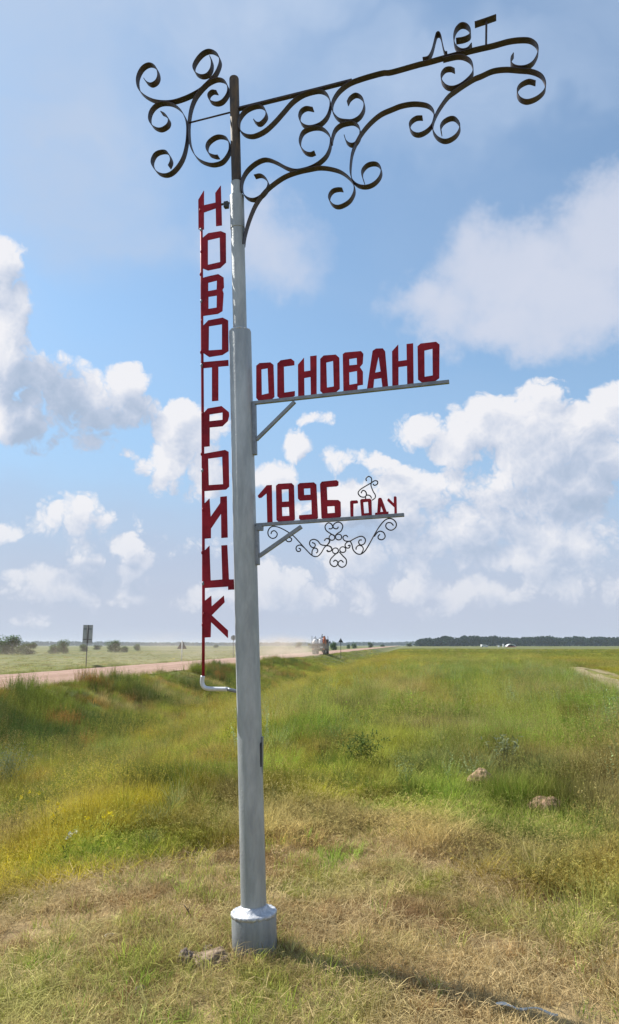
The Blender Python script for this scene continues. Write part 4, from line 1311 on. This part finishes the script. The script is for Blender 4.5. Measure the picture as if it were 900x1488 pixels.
# ------------------------------------------------------------------ single plants that stand out
def foliage_mat(name, c1, c2, trans=.25):
    m = bpy.data.materials.new(name); m.use_nodes = True
    q = NT(m.node_tree); q.n.clear(); out = q.n.new('ShaderNodeOutputMaterial')
    tone = q.new('ShaderNodeAttribute', out=2, attribute_name='tone', attribute_type='GEOMETRY')
    c = q.mix(tone, (*c1, 1), (*c2, 1))
    q.l.new(q.new('ShaderNodeMixShader', {0: trans, 1: q.new('ShaderNodeBsdfDiffuse', {'Color': c}), 2: q.new('ShaderNodeBsdfTranslucent', {'Color': c})}), out.inputs[0])
    return m


M_BUSHGREY = foliage_mat('wormwood_leaf', (.17, .20, .10), (.30, .34, .21))
M_BUSHDARK = foliage_mat('dark_weed_leaf', (.07, .11, .03), (.17, .22, .06))
M_YELLOW = foliage_mat('yellow_petal', (.55, .45, .02), (.75, .62, .04), .2)
M_CREAM = foliage_mat('cream_petal', (.42, .42, .28), (.58, .56, .40), .2)
M_STEMGREEN = foliage_mat('green_stem', (.07, .11, .02), (.14, .17, .04))
M_CROWNS = [foliage_mat('tree_leaf', (.050, .105, .028), (.11, .20, .055)), foliage_mat('willow_leaf', (.065, .10, .035), (.13, .18, .065))]
M_PINE = foliage_mat('pine_leaf', (.016, .036, .022), (.032, .064, .036), .1)


def bush(name, loc, w, h, n, mat, label, cat, leaf=.06, seed=1):
    r = empty(name, loc); tag(r, label, cat)
    st = Blades(); lf = Blades()
    for k in range(max(14, n // 24)):
        a = R(0, 6.283); ln = R(0, .75); L = h * R(.7, 1.05)
        st.blade((R(-.06, .06) * w, R(-.06, .06) * w, -.03), a, math.pi / 2 - ln * .6, L, .008, ln * .5, R(0, 1), 0, 3)
        for j in range(24):
            u = R(.2, 1.0); rr = math.sin(ln * .75) * L * u * (w / h) * 1.05
            lf.leaf((math.cos(a) * rr + R(-.05, .05) * w, math.sin(a) * rr + R(-.05, .05) * w, math.cos(ln * .75) * L * u), R(0, 6.28), R(-.1, 1.2), leaf * R(.6, 1.4), leaf * .28, R(0, 1))
    link_mesh('stems', st.mesh('stems', M_STEMGREEN), None, r)
    link_mesh('foliage', lf.mesh('foliage', mat), None, r)
    return r


bush('wormwood_bush', on_land(8, 1150), 1.5, .95, 1500, M_BUSHGREY, 'grey green feathery bush at the left edge below the road bank', 'bush', .07)
bush('weed_clump', on_land(528, 1122), .75, .50, 800, M_BUSHDARK, 'dark green weed clump with a shady gap in the middle of the grass', 'weed', .07)
bush('thistle_clump', on_land(735, 1118), .6, .42, 420, M_BUSHGREY, 'pale grey leafy weed standing beside the small reddish mound', 'weed', .08)


def flower(px, py, mat, label, cat, h=.34, heads=4, group=None, name='wildflower'):
    loc = on_land(px, py); r = empty(name, loc); tag(r, label, cat, group)
    st = Blades(); hd = Blades()
    for k in range(heads):
        a = R(0, 6.283)
        tip = st.blade((R(-.02, .02), R(-.02, .02), -.02), a, R(1.2, 1.5), h * R(.7, 1.1), .006, R(0, .3), R(0, 1), 0, 3)
        hd = Blades()
        for j in range(12): hd.leaf(tip + Vector((R(-.012, .012), R(-.012, .012), R(-.02, .01))), R(0, 6.28), R(.0, 1.2), .022, .013, R(0, 1))
        for j in range(4): st.leaf(tip * R(.3, .8), R(0, 6.28), R(.2, 1), .06, .012, R(0, 1))
        link_mesh('flower_head', hd.mesh('flower_head', mat), None, r)
    link_mesh('stem', st.mesh('stem', M_STEMGREEN), None, r)


flower(64, 1216, M_YELLOW, 'yellow wildflower uppermost in the golden grass on the left', 'flower', group='yellow wildflowers', h=.38)
flower(70, 1234, M_YELLOW, 'yellow wildflower in the golden grass just below the uppermost one', 'flower', group='yellow wildflowers', h=.34)
flower(139, 1254, M_YELLOW, 'yellow wildflower nearest the edge of the cut straw', 'flower', group='yellow wildflowers', h=.36)
flower(86, 1272, M_CREAM, 'cream flowering weed at the edge of the straw on the left', 'flower', h=.32, heads=3, name='cream_wildflower')


# ------------------------------------------------------------------ trees on the plain
def crown_mesh(seed, mat, lobes=7, n=900, leaf=.085):
    """leaf clumps in a unit crown: width 1, height 1, foot at 0"""
    rr = random.Random(seed); b = Blades()
    L = [(rr.uniform(-.26, .26), rr.uniform(-.26, .26), rr.uniform(.14, .74), rr.uniform(.17, .27)) for _ in range(lobes)] + [(0, 0, .40, .36), (.2, .1, .2, .2), (-.2, -.1, .2, .2), (-.1, .2, .18, .2)]
    for _ in range(n):
        cx, cy, cz, cr = rr.choice(L)
        d = Vector((rr.gauss(0, 1), rr.gauss(0, 1), rr.gauss(0, 1))).normalized() * cr * (rr.random() ** .4)
        p = Vector((cx, cy, cz)) + d
        if p.z < .0: continue
        b.leaf(p, rr.uniform(0, 6.28), rr.uniform(-.7, .9), leaf * rr.uniform(.6, 1.3), leaf * rr.uniform(.5, .9), rr.random())
    return b.mesh('crown_mesh', mat)


CROWNS = [crown_mesh(k, M_CROWNS[k % 2], 6 + k, 1800) for k in range(5)]
TRUNKS = []
for k in range(3):
    bm = bmesh.new(); rr = random.Random(k)
    add_tube(bm, [(0, 0, -.04), (rr.uniform(-.01, .01), 0, .15), (rr.uniform(-.03, .03), .01, .4), (rr.uniform(-.05, .05), 0, .62)], [.03, .024, .016, .008], 7)
    for j in range(5):
        a = rr.uniform(0, 6.28); z0 = rr.uniform(.15, .4)
        add_tube(bm, [(0, 0, z0), (.12 * math.cos(a), .12 * math.sin(a), z0 + .14), (.24 * math.cos(a), .24 * math.sin(a), z0 + .24)], [.014, .009, .004], 5)
    me = bpy.data.meshes.new('trunk_mesh'); bm.to_mesh(me); bm.free(); TRUNKS.append(me); me.materials.append(M_BARK)


def tree(px, dist, wpx, hpx, k, label, name='tree', cat='tree', group=None):
    d = px_dir(px, 938); a = math.atan2(d.x, d.y); xx, yy = dist * math.sin(a), dist * math.cos(a)
    zz = float(height(xx, yy)); dep = yy * math.cos(PITCH)
    W, Hh = wpx / FPX * dep, hpx / FPX * dep
    r = empty(name, (xx, yy, zz), R(0, 6.28)); tag(r, label, cat, group)
    t = link_mesh('trunk', TRUNKS[k % 3], None, r); t.scale = (Hh * .9, Hh * .9, Hh * .95)
    c = link_mesh('crown', CROWNS[k % 5], None, r); c.scale = (W * 1.05, W * 1.05, Hh)
    return r


GT = 'trees scattered over the plain'
tree(19, 215, 42, 31, 0, 'big round tree at the left edge beyond the road', group=GT)
tree(40, 205, 30, 20, 1, 'pale rounded bush tree leaning on the big left tree', group=GT)
tree(4, 220, 30, 22, 3, 'tree cut by the left edge of the picture', group=GT)
tree(80, 225, 20, 18, 2, 'lower half of the twin trees left of the tall rectangular sign', group=GT)
tree(93, 228, 20, 23, 4, 'taller half of the twin trees left of the tall rectangular sign', group=GT)
tree(122, 300, 16, 13, 3, 'faint tree behind the post of the rectangular sign', group=GT)
tree(141, 420, 15, 8, 1, 'faint low tree just right of the rectangular sign', group=GT)
tree(168, 260, 27, 20, 0, 'rounded tree between rectangular and triangular signs', group=GT)
tree(182, 262, 14, 12, 2, 'small bush tree touching the right side of the rounded tree', group=GT)
tree(200, 330, 12, 12, 4, 'small thin tree left of the white posted triangular sign', group=GT)
tree(314, 700, 8, 6, 2, 'tiny dark tree on the horizon between letter stem and silver pole', group=GT)
tree(433, 420, 14, 12, 1, 'grey tree behind the dust left of the truck', group=GT)
tree(452, 560, 10, 8, 3, 'tree on the skyline just left of the truck', group=GT)
tree(485, 340, 12, 17, 2, 'tree showing just right of the truck cab', group=GT)
tree(506, 520, 8, 7, 0, 'little tree right of the dark posted triangular sign', group=GT)
tree(515, 540, 9, 9, 4, 'second little tree right of the dark posted triangular sign', group=GT)
tree(539, 560, 9, 9, 1, 'lone round tree above the far end of the road', group=GT)
tree(556, 800, 8, 5, 2, 'low distant tree midway between lone tree and dark forest', group=GT)
tree(595, 820, 12, 6, 3, 'low distant tree beside the left end of the dark forest', group=GT)
bush_t = tree(146, 62, 22, 5, 1, 'low green bush on the far road edge right of the rectangular sign', 'roadside_bush', 'bush')


# far woods: one mass each
def woods(name, x0, x1, d0, d1, hfun, n, w, mat, leaf):
    b = Blades()
    for k in range(n):
        px = R(x0, x1); d = px_dir(px, 938); a = math.atan2(d.x, d.y); u = (px - x0) / (x1 - x0)
        dist = d0 + (d1 - d0) * u + R(0, 90)
        xx, yy = dist * math.sin(a), dist * math.cos(a); zz = float(height(xx, yy)); h = hfun(px) / FPX * dist * R(.80, 1.02) * (.84 + .3 * float(vnoise(px, 0.0, 9.0, 200)))
        tn = R(0, 1)
        for j in range(34):
            uz = R(0, 1) ** .8; rr = w * (1.05 - uz ** 2) * math.sqrt(random.random())
            aa = R(0, 6.28)
            b.leaf((xx + rr * math.cos(aa), yy + rr * math.sin(aa), zz + h * uz), R(0, 6.28), R(-.3, 1.2), leaf * R(.7, 1.4), leaf * R(.5, .9), .5 * tn + .5 * random.random())
    o = link_mesh(name, b.mesh(name, mat)); tag(o, kind='stuff')
    return o


def forest_h(px): return np.interp(px, [598, 612, 640, 680, 720, 800, 900, 1200], [3.5, 8.5, 12.0, 13.0, 12.0, 11.5, 11, 11])


woods('pine_forest', 606, 1180, 1050, 1500, forest_h, 2800, 4.2, M_PINE, 2.8)
woods('distant_woods', -260, 640, 2600, 2900, lambda p: np.interp(p, [-260, 150, 300, 420, 560, 640], [6.5, 4.5, 3.2, 3.5, 4.2, 4]), 1500, 9, M_PINE, 6.5)


# pale vehicles and shelter in front of the forest
def far_place(px, dist):
    d = px_dir(px, 938); a = math.atan2(d.x, d.y); x, y = dist * math.sin(a), dist * math.cos(a)
    return Vector((x, y, float(height(x, y))))


r = empty('parked_van', far_place(704, 620), .25); tag(r, 'low white vehicle parked far off before the dark forest, left of the arched shelter', 'van')
bm = bmesh.new()
prof = [(-2.9, .45), (2.9, .45), (2.9, 1.2), (1.9, 1.35), (1.1, 2.15), (-2.8, 2.2)]
f0 = [bm.verts.new((a, -1, b)) for a, b in prof]; f1 = [bm.verts.new((a, 1, b)) for a, b in prof]
bm.faces.new(f0); bm.faces.new(f1[::-1])
for k in range(6): bm.faces.new((f0[k], f0[(k + 1) % 6], f1[(k + 1) % 6], f1[k]))
bmesh.ops.bevel(bm, geom=list(bm.edges), offset=.12, segments=2, affect='EDGES')
bm_obj('body', bm, M_WHITE, r)
for sx in (-1.9, 1.9):
    for sy in (-.9, .9):
        bm = bmesh.new(); add_tube(bm, [(sx, sy - .12, .38), (sx, sy + .12, .38)], .38, 14); bm_obj('wheel', bm, M_RUBBER, r)
bm = bmesh.new(); add_box(bm, (-.2, -1.01, 1.65), (2.6, .03, .5), None, .01); bm_obj('side_window', bm, M_GLASS, r)

r = empty('arched_shelter', far_place(742, 640), .1); tag(r, 'white arched shelter with a dark opening far off before the forest', 'shelter')
bm = bmesh.new(); rows = []
for k in range(13):
    a = math.pi * k / 12
    rows.append([bm.verts.new((3.9 * math.cos(a) * s_, yy, 2.6 * math.sin(a) * s_)) for s_ in (1, .86) for yy in (-2.2, 2.2)])
for k in range(12):
    p_, n_ = rows[k], rows[k + 1]
    for a, b in ((0, 1), (1, 3), (3, 2), (2, 0)): bm.faces.new((p_[a], p_[b], n_[b], n_[a]))
bm.faces.new((rows[0][0], rows[0][1], rows[0][3], rows[0][2])); bm.faces.new((rows[-1][0], rows[-1][1], rows[-1][3], rows[-1][2]))
bm_obj('arched_roof', bm, M_WHITE, r)
bm = bmesh.new(); add_box(bm, (0, 2.0, 1.0), (6.0, .1, 2.0)); bm_obj('back_wall', bm, M_TRUCKDARK, r)
bm = bmesh.new(); add_box(bm, (0, -2.5, .3), (9, .4, .5), None, .05)
tag(bm_obj('orange_barrier', bm, M_ORANGE, None, far_place(741, 634)), 'low orange barrier in front of the white arched shelter', 'barrier')
for k, (px, w, h, lb) in enumerate(((731.5, .9, 2.6, 'small white upright box left of the arched shelter'), (725, 1.2, 1.4, 'smaller pale box between white vehicle and arched shelter'))):
    bm = bmesh.new(); add_box(bm, (0, 0, h / 2), (w, w, h), None, .08); add_box(bm, (0, 0, h + .06), (w * 1.12, w * 1.12, .1), None, .03)
    tag(bm_obj('white_cabin', bm, M_WHITE, None, far_place(px, 640)), lb, 'cabin', 'small white boxes before the forest')


# ------------------------------------------------------------------ haze and dust
def volume_box(name, lo, hi, density, color, aniso=.2):
    bm = bmesh.new(); c = [(a + b) / 2 for a, b in zip(lo, hi)]
    add_box(bm, c, [b - a for a, b in zip(lo, hi)])
    m = bpy.data.materials.new(name + '_air'); m.use_nodes = True; q = NT(m.node_tree); q.n.clear()
    out = q.n.new('ShaderNodeOutputMaterial'); v = q.n.new('ShaderNodeVolumePrincipled')
    v.inputs['Color'].default_value = (*color, 1); v.inputs['Density'].default_value = density; v.inputs['Anisotropy'].default_value = aniso
    q.l.new(v.outputs[0], out.inputs['Volume'])
    return tag(bm_obj(name, bm, m), kind='stuff')


volume_box('haze', (-7000, -6000, -3.2), (7000, 7000, 24), .00011, (.72, .83, .98))


def dust(name, c, size, density, rz, seed):
    bm = bmesh.new(); bmesh.ops.create_icosphere(bm, subdivisions=3, radius=1.0)
    m = bpy.data.materials.new(name + '_air'); m.use_nodes = True; q = NT(m.node_tree); q.n.clear()
    out = q.n.new('ShaderNodeOutputMaterial'); v = q.n.new('ShaderNodeVolumePrincipled')
    O = q.new('ShaderNodeTexCoord', out=3)
    rr = q.vec('LENGTH', O, out=1)
    fall = q.smooth(rr, 1.0, .25)
    n = q.noise(q.vec('ADD', q.vec('MULTIPLY', O, (1.2, 5, 1.5)), (seed, 0, 0)), 1.6, 3.0, .6)
    dn = q.math('MULTIPLY', fall, q.smooth(n, .36, .66))
    q.l.new(q.math('MULTIPLY', dn, density), v.inputs['Density'])
    v.inputs['Color'].default_value = (.78, .68, .58, 1); v.inputs['Anisotropy'].default_value = .2
    q.l.new(v.outputs[0], out.inputs['Volume'])
    o = bm_obj(name, bm, m, None, c); o.scale = size; o.rotation_euler.z = rz
    return tag(o, kind='stuff')


s0, t0 = to_st(TRUCK.x, TRUCK.y)
x, y = to_xy(s0 - 27, t0 + 1.5)
dust('dust_cloud', (x, y, 1.0), (6.0, 34, 2.6), .075, -ROAD_AZ, 3.0)
x, y = to_xy(s0 - 60, t0 + 7.0)
dust('dust_cloud', (x, y, .6), (8, 64, 3.0), .020, -ROAD_AZ, 8.0)
x, y = to_xy(48, 46)
dust('dust_cloud', (x, y, .0), (26, 60, 3.0), .006, -ROAD_AZ, 15.0)
